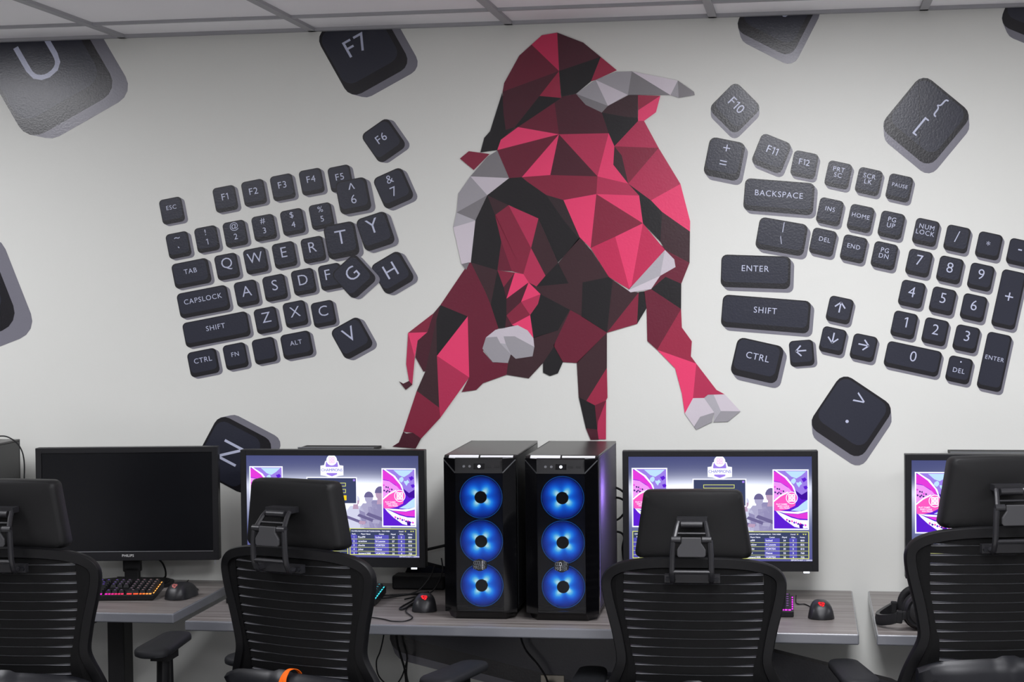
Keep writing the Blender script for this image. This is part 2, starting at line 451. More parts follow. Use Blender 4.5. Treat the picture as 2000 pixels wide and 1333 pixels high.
# ---------------------------------------------------------------- wall mural
# facets and printed keys in wall metres (x along the wall, z up)
BULL = [
 ('body','rose',((-0.7279,2.4067),(-0.7745,2.4005),(-0.8061,2.3735),(-0.7235,2.2919))),
 ('body','mar',((-0.8061,2.3735),(-0.8438,2.3416),(-0.8907,2.2609),(-0.8956,2.2348),(-0.7235,2.2919))),
 ('body','dark2',((-0.8956,2.2348),(-0.7235,2.2919),(-0.7834,2.2192),(-0.8602,2.1267),(-0.8875,2.1204),(-0.894,2.1724))),
 ('body','blk',((-0.8966,2.2334),(-0.894,2.1724),(-0.8875,2.1191),(-0.8602,2.1267),(-0.9029,2.0903),(-0.9141,2.0596),(-0.966,2.0538),(-0.9537,2.0975),(-0.9356,2.117))),
 ('body','dark2',((-0.7279,2.4067),(-0.6495,2.3744),(-0.5977,2.3302),(-0.7235,2.2919))),
 ('body','blk',((-0.7235,2.2919),(-0.5977,2.3302),(-0.6275,2.2584),(-0.6727,2.2225),(-0.7174,2.2151))),
 ('body','crim',((-0.5977,2.3302),(-0.5497,2.289),(-0.6136,2.2621),(-0.6275,2.2584))),
 ('body','crim',((-0.7235,2.2919),(-0.7834,2.2192),(-0.7182,2.2114))),
 ('body','blk',((-0.7834,2.2192),(-0.7182,2.2114),(-0.7379,2.1982),(-0.8499,2.1274),(-0.8602,2.1267))),
 ('body','dark2',((-0.7182,2.2114),(-0.7174,2.2151),(-0.6727,2.2221),(-0.6443,2.1887),(-0.596,2.1645),(-0.5758,2.1022),(-0.7258,2.1027),(-0.7379,2.1982))),
 ('body','mar',((-0.7379,2.1982),(-0.7258,2.1027),(-0.8499,2.1274))),
 ('body','pink',((-0.8499,2.1274),(-0.7258,2.1027),(-0.9141,2.0596),(-0.9029,2.0903))),
 ('body','mar',((-0.9141,2.0596),(-0.7258,2.1027),(-0.8398,1.9765),(-0.8788,1.9746))),
 ('body','pink',((-0.7258,2.1027),(-0.7532,1.9812),(-0.8398,1.9765))),
 ('body','dark2',((-0.7258,2.1027),(-0.6107,1.9742),(-0.7532,1.9812))),
 ('body','crim2',((-0.7258,2.1027),(-0.5758,2.1022),(-0.6107,1.9742))),
 ('body','pink',((-0.5758,2.1022),(-0.5591,2.0629),(-0.5628,2.008),(-0.5187,1.9507),(-0.6107,1.9742))),
 ('body','mar2',((-0.8398,1.9765),(-0.7532,1.9812),(-0.6107,1.9742),(-0.6145,1.9214),(-0.7139,1.9053),(-0.7669,1.922),(-0.8235,1.9628))),
 ('body','crim2',((-0.6107,1.9742),(-0.5187,1.9507),(-0.4863,1.9144),(-0.6145,1.9214))),
 ('body','pink',((-0.7139,1.9053),(-0.6145,1.9214),(-0.6334,1.7602),(-0.6661,1.7929))),
 ('body','mar2',((-0.6145,1.9214),(-0.4758,1.8318),(-0.6334,1.7602))),
 ('body','pink',((-0.6145,1.9214),(-0.4863,1.9144),(-0.4758,1.8318))),
 ('body','blk',((-0.5187,1.9507),(-0.4511,1.8996),(-0.4182,1.8646),(-0.4241,1.7755),(-0.4758,1.8318),(-0.4863,1.9144))),
 ('body','dark',((-0.4182,1.8646),(-0.3359,1.805),(-0.3378,1.7121),(-0.4088,1.7507),(-0.4241,1.7755))),
 ('body','pink',((-0.4511,1.8996),(-0.363,1.9467),(-0.3351,1.8347),(-0.3359,1.805),(-0.4182,1.8646))),
 ('body','crim2',((-0.4269,2.0548),(-0.363,1.9467),(-0.4511,1.8996),(-0.5187,1.9507))),
 ('body','mar2',((-0.5591,2.0629),(-0.4269,2.0548),(-0.5187,1.9507),(-0.5372,2.0349))),
 ('body','dark',((-0.5591,2.0629),(-0.5372,2.0349),(-0.5187,1.9507),(-0.5628,2.008))),
 ('body','crim2',((-0.4872,2.1366),(-0.4697,2.1361),(-0.4269,2.0548),(-0.5591,2.0629))),
 ('body','blk',((-0.596,2.1645),(-0.5247,2.1499),(-0.488,2.1457),(-0.4872,2.1366),(-0.5591,2.0629),(-0.5758,2.1022))),
 ('body','dark',((-0.596,2.1645),(-0.5774,2.1837),(-0.5159,2.2141),(-0.4874,2.2133),(-0.488,2.1457),(-0.5247,2.1499))),
 ('ear','crim',((-0.4874,2.2133),(-0.4206,2.2096),(-0.4869,2.1685))),
 ('ear','pink',((-0.4206,2.2096),(-0.4338,2.1612),(-0.4697,2.1361),(-0.4876,2.1366),(-0.4869,2.1685))),
 ('horn','g2',((-0.6136,2.2621),(-0.5511,2.2845),(-0.5052,2.2845),(-0.5172,2.215))),
 ('horn','g1',((-0.5052,2.2845),(-0.3905,2.2106),(-0.5172,2.215))),
 ('horn','g4',((-0.6136,2.2621),(-0.5172,2.215),(-0.5774,2.1837))),
 ('horn','g2',((-0.6727,2.2225),(-0.6136,2.2621),(-0.5774,2.1837))),
 ('horn','g1',((-0.6727,2.2225),(-0.5774,2.1837),(-0.596,2.1645),(-0.6443,2.1887))),
 ('horn','g5',((-0.5052,2.2845),(-0.3683,2.2531),(-0.3905,2.2106))),
 ('horn','g2',((-0.3683,2.2531),(-0.3664,2.2017),(-0.3905,2.2106))),
 ('horn','g1',((-0.3683,2.2531),(-0.3208,2.2186),(-0.3186,2.2086),(-0.3664,2.2017))),
 ('ear2','mar2',((-1.0014,2.0583),(-0.9377,2.0485),(-0.9869,2.0009),(-1.0292,2.0366))),
 ('horn2','g1',((-0.9141,2.0582),(-0.8788,1.9746),(-0.9976,1.9821),(-0.9425,2.0417))),
 ('horn2','g4',((-0.9976,1.9821),(-0.8788,1.9746),(-0.9462,1.9244))),
 ('horn2','g2',((-0.9976,1.9821),(-0.9462,1.9244),(-1.0415,1.8736),(-1.0351,1.9308))),
 ('horn2','g1',((-0.9462,1.9244),(-0.9835,1.8489),(-1.0415,1.8736))),
 ('horn2','g3',((-1.0415,1.8736),(-0.9835,1.8489),(-0.9837,1.8477),(-1.0522,1.829))),
 ('horn2','g5',((-1.0522,1.829),(-0.9837,1.8477),(-0.9994,1.7217),(-1.0279,1.7168))),
 ('horn2','g1',((-1.0279,1.7168),(-1.003,1.7223),(-1.0139,1.6991))),
 ('body','blk',((-0.8788,1.9746),(-0.8398,1.9765),(-0.8235,1.9628),(-0.7669,1.922),(-0.7166,1.8484),(-0.6678,1.7872),(-0.7325,1.7177),(-0.7907,1.8514),(-0.88,1.8929),(-0.8815,1.8931),(-0.9462,1.9244))),
 ('body','dark',((-0.9462,1.9244),(-0.8815,1.8931),(-0.9233,1.8637))),
 ('body','blk',((-0.9462,1.9244),(-0.9233,1.8637),(-0.9244,1.8687),(-0.9048,1.7837),(-0.9175,1.6968),(-0.9994,1.7217),(-0.9837,1.8477),(-0.9835,1.8489))),
 ('body','mar2',((-0.8815,1.8931),(-0.9233,1.8637),(-0.9244,1.8687),(-0.9048,1.7837),(-0.8734,1.6934),(-0.8382,1.6843),(-0.8139,1.7627))),
 ('body','crim2',((-0.8815,1.8931),(-0.7907,1.8514),(-0.8139,1.7627))),
 ('body','mar',((-0.9048,1.7837),(-0.8734,1.6934),(-0.9175,1.6968))),
 ('body','mar2',((-0.9175,1.6968),(-0.8646,1.6892),(-0.8992,1.6455))),
 ('body','dark2',((-0.8646,1.6892),(-0.8908,1.6105),(-0.8992,1.6455))),
 ('body','crim2',((-0.8139,1.7627),(-0.7709,1.6788),(-0.7987,1.6467),(-0.8226,1.6592),(-0.8382,1.6843))),
 ('body','pink',((-0.8646,1.6892),(-0.8382,1.6843),(-0.8226,1.6592),(-0.8908,1.6105))),
 ('body','dark2',((-0.8226,1.6592),(-0.8461,1.6008),(-0.8913,1.56),(-0.8908,1.6105))),
 ('body','pink',((-0.8226,1.6592),(-0.7867,1.6234),(-0.8461,1.6008))),
 ('body','mar2',((-0.8461,1.6008),(-0.819,1.5605),(-0.8751,1.5314),(-0.8913,1.56))),
 ('body','crim2',((-0.7867,1.6234),(-0.7946,1.594),(-0.819,1.5605),(-0.8461,1.6008))),
 ('body','pink',((-0.819,1.5605),(-0.8097,1.4908),(-0.8271,1.5142),(-0.8751,1.5314))),
 ('body','dark2',((-0.8913,1.56),(-0.8751,1.5302),(-0.8959,1.5222))),
 ('body','blk',((-0.9175,1.6968),(-0.8992,1.6455),(-0.8908,1.6105),(-0.8913,1.56),(-0.8959,1.5222),(-0.9165,1.5206),(-0.9394,1.5924))),
 ('body','dark',((-0.9994,1.7217),(-0.9175,1.6968),(-0.9394,1.5924),(-0.9566,1.6344))),
 ('body','mar',((-1.003,1.7223),(-0.9994,1.7217),(-0.9566,1.6344),(-0.9394,1.5924),(-0.9165,1.5206),(-1.0108,1.558),(-1.0949,1.5932),(-1.0223,1.6963))),
 ('body','blk',((-1.0949,1.5932),(-1.0108,1.558),(-1.1075,1.4382),(-1.108,1.5483))),
 ('body','dark2',((-1.1167,1.5682),(-1.0949,1.5932),(-1.108,1.5483),(-1.144,1.3914),(-1.15,1.3902),(-1.1746,1.4343),(-1.1668,1.4854),(-1.1365,1.511))),
 ('body','dark',((-1.108,1.5483),(-1.1075,1.4382),(-1.1023,1.2798),(-1.1717,1.3315),(-1.144,1.3914))),
 ('tail','mar2',((-1.1167,1.5682),(-1.1365,1.511),(-1.1965,1.509))),
 ('tail','pink',((-1.1965,1.509),(-1.1365,1.511),(-1.1668,1.4854),(-1.1764,1.4343))),
 ('tail','crim2',((-1.1965,1.509),(-1.1764,1.4343),(-1.1853,1.3504),(-1.1954,1.361),(-1.2037,1.4139))),
 ('tail','dark2',((-1.2272,1.361),(-1.2135,1.3539),(-1.1953,1.3621),(-1.1853,1.3504),(-1.2059,1.3345))),
 ('body','pink',((-1.0108,1.558),(-1.0082,1.3723),(-1.1075,1.4382))),
 ('body','mar',((-1.0108,1.558),(-0.9165,1.5206),(-0.9582,1.4947),(-0.9646,1.4509),(-1.0082,1.3723))),
 ('body','crim2',((-1.1075,1.4382),(-1.0082,1.3723),(-1.0991,1.2493),(-1.1023,1.2798))),
 ('body','mar2',((-1.1717,1.3315),(-1.1023,1.2798),(-1.0991,1.2493),(-1.1597,1.1857),(-1.1853,1.2033),(-1.2154,1.2067))),
 ('hoof','dark2',((-1.2154,1.2067),(-1.2064,1.2009),(-1.1853,1.2033),(-1.1597,1.1857),(-1.1769,1.155),(-1.2503,1.1606),(-1.2296,1.1737))),
 ('body','mar',((-0.9646,1.4509),(-0.9354,1.4176),(-0.8882,1.4156),(-0.8933,1.3801),(-0.9657,1.3546),(-0.9867,1.3342),(-1.0325,1.3278),(-1.0082,1.3723))),
 ('body','dark',((-0.8882,1.4156),(-0.8791,1.4418),(-0.808,1.4926),(-0.7346,1.5136),(-0.7467,1.4655),(-0.7812,1.4152),(-0.8251,1.3689),(-0.8933,1.3801))),
 ('muzzle','g4',((-0.9254,1.5166),(-0.8575,1.5301),(-0.8271,1.5142),(-0.8097,1.4908),(-0.8071,1.4641),(-0.8667,1.4964),(-0.9009,1.4966),(-0.8946,1.4739),(-0.9111,1.4757),(-0.9215,1.4956),(-0.9553,1.4935))),
 ('muzzle','g2',((-0.9553,1.4935),(-0.9215,1.4956),(-0.9111,1.4757),(-0.8791,1.4418),(-0.8894,1.4157),(-0.9354,1.4187),(-0.9663,1.4597))),
 ('muzzle','g3',((-0.9111,1.4757),(-0.8946,1.4739),(-0.8791,1.4418))),
 ('muzzle','g2',((-0.9009,1.4966),(-0.8667,1.4964),(-0.8071,1.4641),(-0.8127,1.4357),(-0.8645,1.4284),(-0.8791,1.4418),(-0.8946,1.4739))),
 ('body','blk',((-0.7709,1.6788),(-0.7325,1.7171),(-0.7011,1.6549),(-0.7987,1.6467))),
 ('body','dark',((-0.7907,1.8514),(-0.7325,1.7171),(-0.7709,1.6788),(-0.8139,1.7627))),
 ('body','dark2b',((-0.7669,1.922),(-0.7139,1.9053),(-0.6661,1.7929),(-0.6678,1.7872),(-0.7166,1.8484))),
 ('body','dark',((-0.7315,1.7171),(-0.6661,1.7929),(-0.6305,1.7521),(-0.5792,1.6726),(-0.6587,1.6574),(-0.7,1.6549))),
 ('body','dark',((-0.7987,1.6467),(-0.7011,1.6549),(-0.6587,1.6574),(-0.6632,1.5564),(-0.6979,1.5752),(-0.7867,1.6234))),
 ('body','blk',((-0.7867,1.6234),(-0.6979,1.5752),(-0.7346,1.5136),(-0.8097,1.4908),(-0.819,1.5605),(-0.7946,1.594))),
 ('body','blk',((-0.6587,1.6574),(-0.5792,1.6726),(-0.5677,1.6638),(-0.5865,1.5056),(-0.6632,1.5552))),
 ('body','dark',((-0.5677,1.6638),(-0.5218,1.6317),(-0.4902,1.6251),(-0.5865,1.5056))),
 ('body','mar2',((-0.4902,1.6251),(-0.4956,1.5315),(-0.5865,1.5056))),
 ('body','blk',((-0.4902,1.6268),(-0.4729,1.6289),(-0.467,1.5778),(-0.4956,1.5315))),
 ('body','mar',((-0.6962,1.5746),(-0.6632,1.5564),(-0.5865,1.5056),(-0.6773,1.4149),(-0.721,1.4179),(-0.7486,1.4673))),
 ('body','dark',((-0.5865,1.5056),(-0.5875,1.4001),(-0.6505,1.3008),(-0.6737,1.3118),(-0.6785,1.416))),
 ('body','blk',((-0.7467,1.4655),(-0.7203,1.4179),(-0.7359,1.3843),(-0.7605,1.3757),(-0.7815,1.3862),(-0.7812,1.4152))),
 ('body','crim',((-0.5875,1.4001),(-0.5865,1.3106),(-0.5913,1.3019),(-0.625,1.2875),(-0.6505,1.3008))),
 ('body','blk',((-0.6737,1.3118),(-0.6505,1.3008),(-0.625,1.2875),(-0.6182,1.214),(-0.653,1.2179))),
 ('body','mar',((-0.625,1.2875),(-0.5907,1.3019),(-0.6162,1.2383),(-0.6182,1.214))),
 ('body','crim2',((-0.5907,1.3019),(-0.5923,1.1851),(-0.6156,1.185),(-0.6182,1.214),(-0.6162,1.2383))),
 ('hoof2','dark2',((-0.653,1.2179),(-0.6182,1.214),(-0.6144,1.1839),(-0.6388,1.1832))),
 ('body','rose',((-0.6334,1.7602),(-0.559,1.793),(-0.5172,1.634),(-0.5792,1.6726))),
 ('body','pink',((-0.559,1.793),(-0.4758,1.8318),(-0.5113,1.6471),(-0.5172,1.634))),
 ('body','rose',((-0.4758,1.8318),(-0.4106,1.7513),(-0.5218,1.6317),(-0.5113,1.6471))),
 ('knee','g3',((-0.4106,1.7513),(-0.4255,1.6743),(-0.5218,1.6317))),
 ('knee','g4',((-0.4106,1.7513),(-0.3833,1.7229),(-0.3795,1.7),(-0.4255,1.6743))),
 ('knee','g5',((-0.5218,1.6317),(-0.4255,1.6743),(-0.4528,1.635),(-0.5144,1.6259))),
 ('body','mar',((-0.4088,1.7507),(-0.3378,1.7121),(-0.3628,1.6501),(-0.4095,1.6712),(-0.3795,1.7),(-0.3833,1.7229))),
 ('body','blk',((-0.4528,1.635),(-0.4095,1.6712),(-0.3628,1.6501),(-0.364,1.5746))),
 ('body','mar',((-0.4741,1.6284),(-0.4528,1.635),(-0.364,1.5746),(-0.4365,1.4536),(-0.4656,1.4802),(-0.467,1.5778))),
 ('body','crim',((-0.364,1.5746),(-0.3621,1.5196),(-0.3328,1.4782),(-0.336,1.4336),(-0.3202,1.4118),(-0.4365,1.4536))),
 ('body','pink',((-0.4365,1.4536),(-0.3202,1.4118),(-0.3306,1.3087),(-0.3556,1.2628),(-0.3637,1.3219),(-0.3831,1.3977))),
 ('body','crim2',((-0.3202,1.4118),(-0.261,1.3332),(-0.2367,1.3201),(-0.2867,1.319),(-0.2981,1.3092),(-0.3306,1.3087))),
 ('hoof3','g5',((-0.3556,1.2628),(-0.3306,1.3087),(-0.2981,1.3092),(-0.2683,1.2663),(-0.31,1.2531),(-0.3273,1.2227))),
 ('hoof3','g3',((-0.2981,1.3092),(-0.2855,1.319),(-0.2696,1.319),(-0.2484,1.2703),(-0.2702,1.2359),(-0.2683,1.2663))),
 ('hoof3','g5',((-0.2696,1.319),(-0.2367,1.3201),(-0.1905,1.2698),(-0.2484,1.2703))),
 ('hoof3','g2',((-0.31,1.2531),(-0.2683,1.2663),(-0.2748,1.2377),(-0.3217,1.2146),(-0.3284,1.2227))),
 ('hoof3','g2',((-0.2484,1.2703),(-0.1905,1.2698),(-0.2276,1.2389),(-0.2702,1.2371))),
 ('base','dark',((-0.9205,1.6951),(-0.8382,1.6843),(-0.7987,1.6444),(-0.7326,1.7131),(-0.5792,1.6709),(-0.5864,1.5097),(-0.6744,1.4206),(-0.7181,1.4208),(-0.735,1.4672),(-0.8138,1.4938),(-0.8988,1.5234),(-0.9566,1.6344))),
 ('base','mar',((-0.5464,1.7882),(-0.4316,1.7722),(-0.3407,1.711),(-0.3639,1.6512),(-0.3657,1.5769),(-0.4556,1.635),(-0.49,1.6469))),
 ('base','dark',((-0.8933,2.2301),(-0.7235,2.2919),(-0.7286,2.1059),(-0.8879,2.089),(-0.9399,2.0648),(-0.949,2.0974),(-0.9308,2.1169))),
 ('base','dark',((-0.9343,1.512),(-0.8752,1.5232),(-0.8197,1.4938),(-0.8142,1.4589),(-0.8703,1.4359),(-0.9234,1.4362),(-0.9526,1.4655))),
 ('base','mar',((-1.0759,1.5889),(-1.0032,1.699),(-0.9205,1.6922),(-0.9224,1.5235),(-0.9646,1.4539),(-1.001,1.3781),(-1.0975,1.2845),(-1.1507,1.3374),(-1.144,1.3902),(-1.1614,1.4372))),
 ('base','mar2',((-0.9067,2.0848),(-0.7258,2.1027),(-0.6138,1.977),(-0.5219,1.9513),(-0.4534,1.9005),(-0.4886,1.8131),(-0.6334,1.7602),(-0.712,1.9062),(-0.8235,1.9651),(-0.875,1.9754))),
 ('base','dark',((-0.6644,1.5449),(-0.5894,1.4982),(-0.5906,1.3712),(-0.594,1.3135),(-0.6181,1.2209),(-0.6472,1.2238),(-0.6696,1.3135),(-0.6762,1.412))),
]
# legend note, centre x, z, right vector and down vector (mm per unit), width, height, side offset, lettering, layer
KEYS = [
 ('ESC',-1.9446,1.895,(1.64504,0.27394),(0.2892,-1.56651),44.5,49.5,(0.00992,-0.00527),(('ESC',-1.9468,1.9055,8),),0),
 ('F1',-1.7709,1.9282,(1.62541,0.27203),(0.28539,-1.5567),44.5,49.5,(0.0098,-0.00524),(('F1',-1.7725,1.9355,12.5),),0),
 ('F2',-1.6784,1.9453,(1.62541,0.27203),(0.28539,-1.5567),44.5,49.5,(0.0098,-0.00524),(('F2',-1.6803,1.9509,12.5),),0),
 ('F3',-1.5863,1.9604,(1.60387,0.27203),(0.29139,-1.5567),44.5,49.5,(0.00972,-0.00524),(('F3',-1.5883,1.9685,12.5),),0),
 ('F4',-1.494,1.9759,(1.60578,0.26031),(0.28157,-1.54879),44.5,49.5,(0.00968,-0.00526),(('F4',-1.4964,1.9843,12.5),),0),
 ('F5',-1.403,1.9839,(1.58424,0.27012),(0.28757,-1.54688),44.5,49.5,(0.0096,-0.0052),(('F5',-1.4055,1.9896,12.5),),0),
 ('tilde',-1.925,1.7874,(1.64504,0.28375),(0.2892,-1.5646),44.5,49.5,(0.00992,-0.00521),(('~',-1.9298,1.8098,14),('`',-1.9251,1.7803,14)),0),
 ('exclamation mark over 1',-1.8322,1.8044,(1.63523,0.27394),(0.28729,-1.56651),44.5,49.5,(0.00986,-0.00527),(('!',-1.8378,1.8261,11),('1',-1.8317,1.7966,11)),0),
 ('at sign over 2',-1.7403,1.82,(1.62541,0.27394),(0.28539,-1.56651),44.5,49.5,(0.0098,-0.00527),(('@',-1.7448,1.8424,12),('2',-1.7395,1.8117,11)),0),
 ('hash over 3',-1.6476,1.8369,(1.61559,0.27203),(0.28348,-1.5567),44.5,49.5,(0.00974,-0.00524),(('#',-1.6527,1.8578,11),('3',-1.6469,1.829,11)),0),
 ('dollar sign over 4',-1.5558,1.8532,(1.60578,0.28185),(0.28157,-1.55479),44.5,49.5,(0.00968,-0.00518),(('$',-1.5599,1.8744,11),('4',-1.5544,1.8458,11)),0),
 ('percent sign over 5',-1.4644,1.8695,(1.59405,0.27012),(0.28948,-1.54688),44.5,49.5,(0.00966,-0.0052),(('%',-1.4685,1.8912,11),('5',-1.4627,1.8621,11)),0),
 ('TAB',-1.8845,1.6986,(1.63332,0.28566),(0.29711,-1.57442),73,49.5,(0.0099,-0.00524),(('TAB',-1.888,1.7068,9),),0),
 ('Q',-1.7684,1.7184,(1.63332,0.27394),(0.29711,-1.56651),44.5,49.5,(0.0099,-0.00527),(('Q',-1.7696,1.7271,20),),0),
 ('W',-1.6758,1.7357,(1.61368,0.28185),(0.29329,-1.55479),44.5,49.5,(0.00978,-0.00518),(('W',-1.6788,1.7451,20),),0),
 ('E',-1.5837,1.7519,(1.60578,0.28185),(0.28157,-1.55479),44.5,49.5,(0.00968,-0.00518),(('E',-1.5862,1.7609,20),),0),
 ('R',-1.4917,1.767,(1.59405,0.27994),(0.28948,-1.54497),44.5,49.5,(0.00966,-0.00514),(('R',-1.4948,1.7754,20),),0),
 ('CAPSLOCK',-1.8469,1.6101,(1.63332,0.28566),(0.29711,-1.57442),100,49.5,(0.0099,-0.00524),(('CAPSLOCK',-1.8489,1.6194,9.5),),0),
 ('A',-1.707,1.6348,(1.6235,0.28185),(0.2952,-1.55479),44.5,49.5,(0.00984,-0.00518),(('A',-1.7076,1.6418,20),),0),
 ('S',-1.6156,1.6511,(1.61559,0.29357),(0.28348,-1.5627),44.5,49.5,(0.00974,-0.00515),(('S',-1.6169,1.6594,20),),0),
 ('D',-1.5238,1.6686,(1.60387,0.28185),(0.29139,-1.55479),44.5,49.5,(0.00972,-0.00518),(('D',-1.5264,1.6751,20),),0),
 ('F',-1.4379,1.6831,(1.59405,0.28185),(0.28948,-1.55479),44.5,49.5,(0.00966,-0.00518),(('F',-1.448,1.6897,20),),0),
 ('Z',-1.6445,1.551,(1.61368,0.29166),(0.29329,-1.55288),44.5,49.5,(0.00978,-0.00512),(('Z',-1.6453,1.5601,20),),0),
 ('X',-1.5517,1.5694,(1.60387,0.29166),(0.29139,-1.55288),44.5,49.5,(0.00972,-0.00512),(('X',-1.5534,1.5766,20),),0),
 ('C',-1.4621,1.5693,(1.60578,0.28975),(0.28157,-1.54306),44.5,49.5,(0.00968,-0.00508),(('C',-1.4637,1.5783,20),),0),
 ('SHIFT on the left half',-1.8063,1.5234,(1.63523,0.29357),(0.28729,-1.5627),129,49.5,(0.00986,-0.00515),(('SHIFT',-1.8094,1.5311,9.5),),0),
 ('CTRL on the left half',-1.8504,1.4203,(1.63332,0.30529),(0.29711,-1.5706),58,49.5,(0.0099,-0.00512),(('CTRL',-1.8521,1.4294,9.5),),0),
 ('FN',-1.7456,1.4398,(1.63332,0.30339),(0.29711,-1.56079),44.5,49.5,(0.0099,-0.00509),(('FN',-1.7476,1.4463,8.5),),0),
 ('',-1.6522,1.4567,(1.61368,0.30148),(0.29329,-1.55097),44.5,49.5,(0.00978,-0.00506),(),0),
 ('ALT',-1.5487,1.4733,(1.61368,0.29166),(0.29329,-1.55288),59,49.5,(0.00978,-0.00512),(('ALT',-1.5517,1.4814,8.5),),0),
 ('caret over 6',-1.3628,1.9299,(1.58424,0.26821),(0.28757,-1.53706),62,66,(0.01312,-0.00649),(('^',-1.3693,1.9598,22),('6',-1.3623,1.9204,17)),1),
 ('ampersand over 7',-1.2369,1.9506,(1.46981,0.6071),(0.63251,-1.43733),62,66.5,(0.01304,-0.00649),(('&',-1.2493,1.9788,16),('7',-1.2362,1.9417,18)),0),
 ('T',-1.4021,1.7942,(1.59652,0.26462),(0.27556,-1.53752),62,68,(0.0132,-0.0064),(('T',-1.4042,1.8046,27),),1),
 ('Y',-1.2946,1.8205,(1.53315,0.46972),(0.49189,-1.49839),62,66,(0.01312,-0.00653),(('Y',-1.3037,1.8372,28),),2),
 ('G',-1.3641,1.6829,(1.21728,1.03567),(1.06913,-1.18012),63,68,(0.01372,-0.00409),(('G',-1.3706,1.6924,26),),2),
 ('H',-1.2431,1.6931,(1.38876,0.7796),(0.79483,-1.36291),65.5,66.5,(0.01402,-0.00489),(('H',-1.2496,1.7006,28),),1),
 ('V',-1.3733,1.4937,(1.42658,0.7524),(0.7679,-1.378),63,66.5,(0.0142,-0.0048),(('V',-1.3811,1.5056,28),),0),
 ('F6',-1.2657,2.0965,(1.32211,0.86201),(0.90134,-1.30082),64,68.7,(0.01437,-0.0027),(('F6',-1.2736,2.1048,15.5),),0),
 ('F7',-1.3266,2.3746,(1.40242,0.71596),(0.77047,-1.3873),138,144,(0.0319,-0.009),(('F7',-1.3481,2.3908,33),),0),
 ('U',-2.3513,2.3483,(1.4959,0.7617),(0.82902,-1.4193),204.6,213,(0.05112,-0.01116),(('U',-2.3717,2.3811,84),),0),
 ('none at the far left edge',-2.6875,1.6446,(1.63359,0.58809),(0.6005,-1.52025),210,210,(0.05852,-0.02642),(),0),
 ('N',-1.7596,1.133,(0.80581,1.41741),(1.45161,-0.74233),119,122,(0.03,0.00658),(('N',-1.7682,1.1384,43),),0),
 ('F10',-0.2005,2.1674,(1.05359,-1.09602),(-1.06773,-1.03945),73.6,76,(-0.00011,-0.01736),(('F10',-0.1957,2.1757,17.5),),0),
 ('plus over equals',-0.2329,2.0178,(1.46789,-0.33044),(-0.30885,-1.47371),71.5,76.5,(0.00892,-0.01302),(('+',-0.2257,2.0503,20),('=',-0.2364,2.0071,20)),0),
 ('F11',-0.0951,2.0311,(1.37776,-0.59347),(-0.56744,-1.38881),63,64,(0.00588,-0.0122),(('F11',-0.0919,2.0403,14.5),),0),
 ('F12',0.0008,1.9954,(1.45029,-0.32845),(-0.29506,-1.46391),49,51,(0.00533,-0.00941),(('F12',0.0008,2.0035,11.5),),0),
 ('BACKSPACE',-0.0739,1.9033,(1.48484,-0.14576),(-0.12428,-1.50325),137,63,(0.00858,-0.01014),(('BACKSPACE',-0.0739,1.9109,11),),0),
 ('PRT SC',0.0987,1.9638,(1.4439,-0.34673),(-0.32506,-1.44941),47.6,51,(0.00527,-0.00935),(('PRT',0.101,1.9799,9),('SC',0.0976,1.9638,9)),0),
 ('SCR LK',0.1862,1.9425,(1.43413,-0.34673),(-0.32293,-1.44941),47.6,51,(0.00523,-0.00935),(('SCR',0.1888,1.9585,9),('LK',0.1845,1.9426,9)),0),
 ('PAUSE',0.2735,1.9222,(1.42436,-0.34673),(-0.32079,-1.44941),47.6,51,(0.00519,-0.00935),(('PAUSE',0.2751,1.9293,7),),0),
 ('INS',0.0737,1.8562,(1.4439,-0.34886),(-0.32506,-1.45918),47.6,51,(0.00527,-0.00941),(('INS',0.075,1.8647,8.5),),0),
 ('HOME',0.1622,1.8353,(1.43413,-0.33909),(-0.32293,-1.46131),47.6,51,(0.00523,-0.00937),(('HOME',0.1628,1.8426,8.2),),0),
 ('PG UP',0.2502,1.8143,(1.42649,-0.33909),(-0.31102,-1.46131),47.6,51,(0.00526,-0.00937),(('PG',0.2527,1.8307,9),('UP',0.2492,1.8137,9)),0),
 ('DEL, beside the END key',0.0532,1.7674,(1.45367,-0.34122),(-0.32719,-1.47108),47.6,51,(0.0053,-0.00943),(('DEL',0.0586,1.7753,8.5),),0),
 ('END',0.1419,1.7465,(1.43413,-0.33909),(-0.32293,-1.46131),47.6,51,(0.00523,-0.00937),(('END',0.1422,1.7538,8.5),),0),
 ('PG DN',0.23,1.7254,(1.42649,-0.33909),(-0.31102,-1.46131),47.6,51,(0.00526,-0.00937),(('PG',0.2318,1.7414,9),('DN',0.2281,1.7247,9)),0),
 ('NUM LOCK',0.3486,1.7917,(1.41459,-0.33696),(-0.31866,-1.45154),47.6,51,(0.00516,-0.00931),(('NUM',0.3516,1.8073,9),('LOCK',0.3469,1.7907,9)),0),
 ('slash',0.437,1.7709,(1.40695,-0.33483),(-0.30676,-1.44177),47.6,51,(0.00518,-0.00925),(('/',0.4373,1.7782,22),),0),
 ('asterisk',0.5265,1.7499,(1.40482,-0.33483),(-0.31653,-1.44177),47.6,51,(0.00512,-0.00925),(('*',0.5253,1.7573,13),),0),
 ('minus',0.6132,1.7291,(1.39504,-0.33483),(-0.3144,-1.44177),47.6,51,(0.00509,-0.00925),(('-',0.6142,1.7372,22),),0),
 ('7 alone',0.3286,1.7023,(1.41459,-0.33696),(-0.31866,-1.45154),47.6,51,(0.00516,-0.00931),(('7',0.3303,1.7112,20),),0),
 ('8 alone',0.4164,1.6814,(1.41672,-0.33483),(-0.30889,-1.44177),47.6,51,(0.00522,-0.00925),(('8',0.4167,1.6885,20),),0),
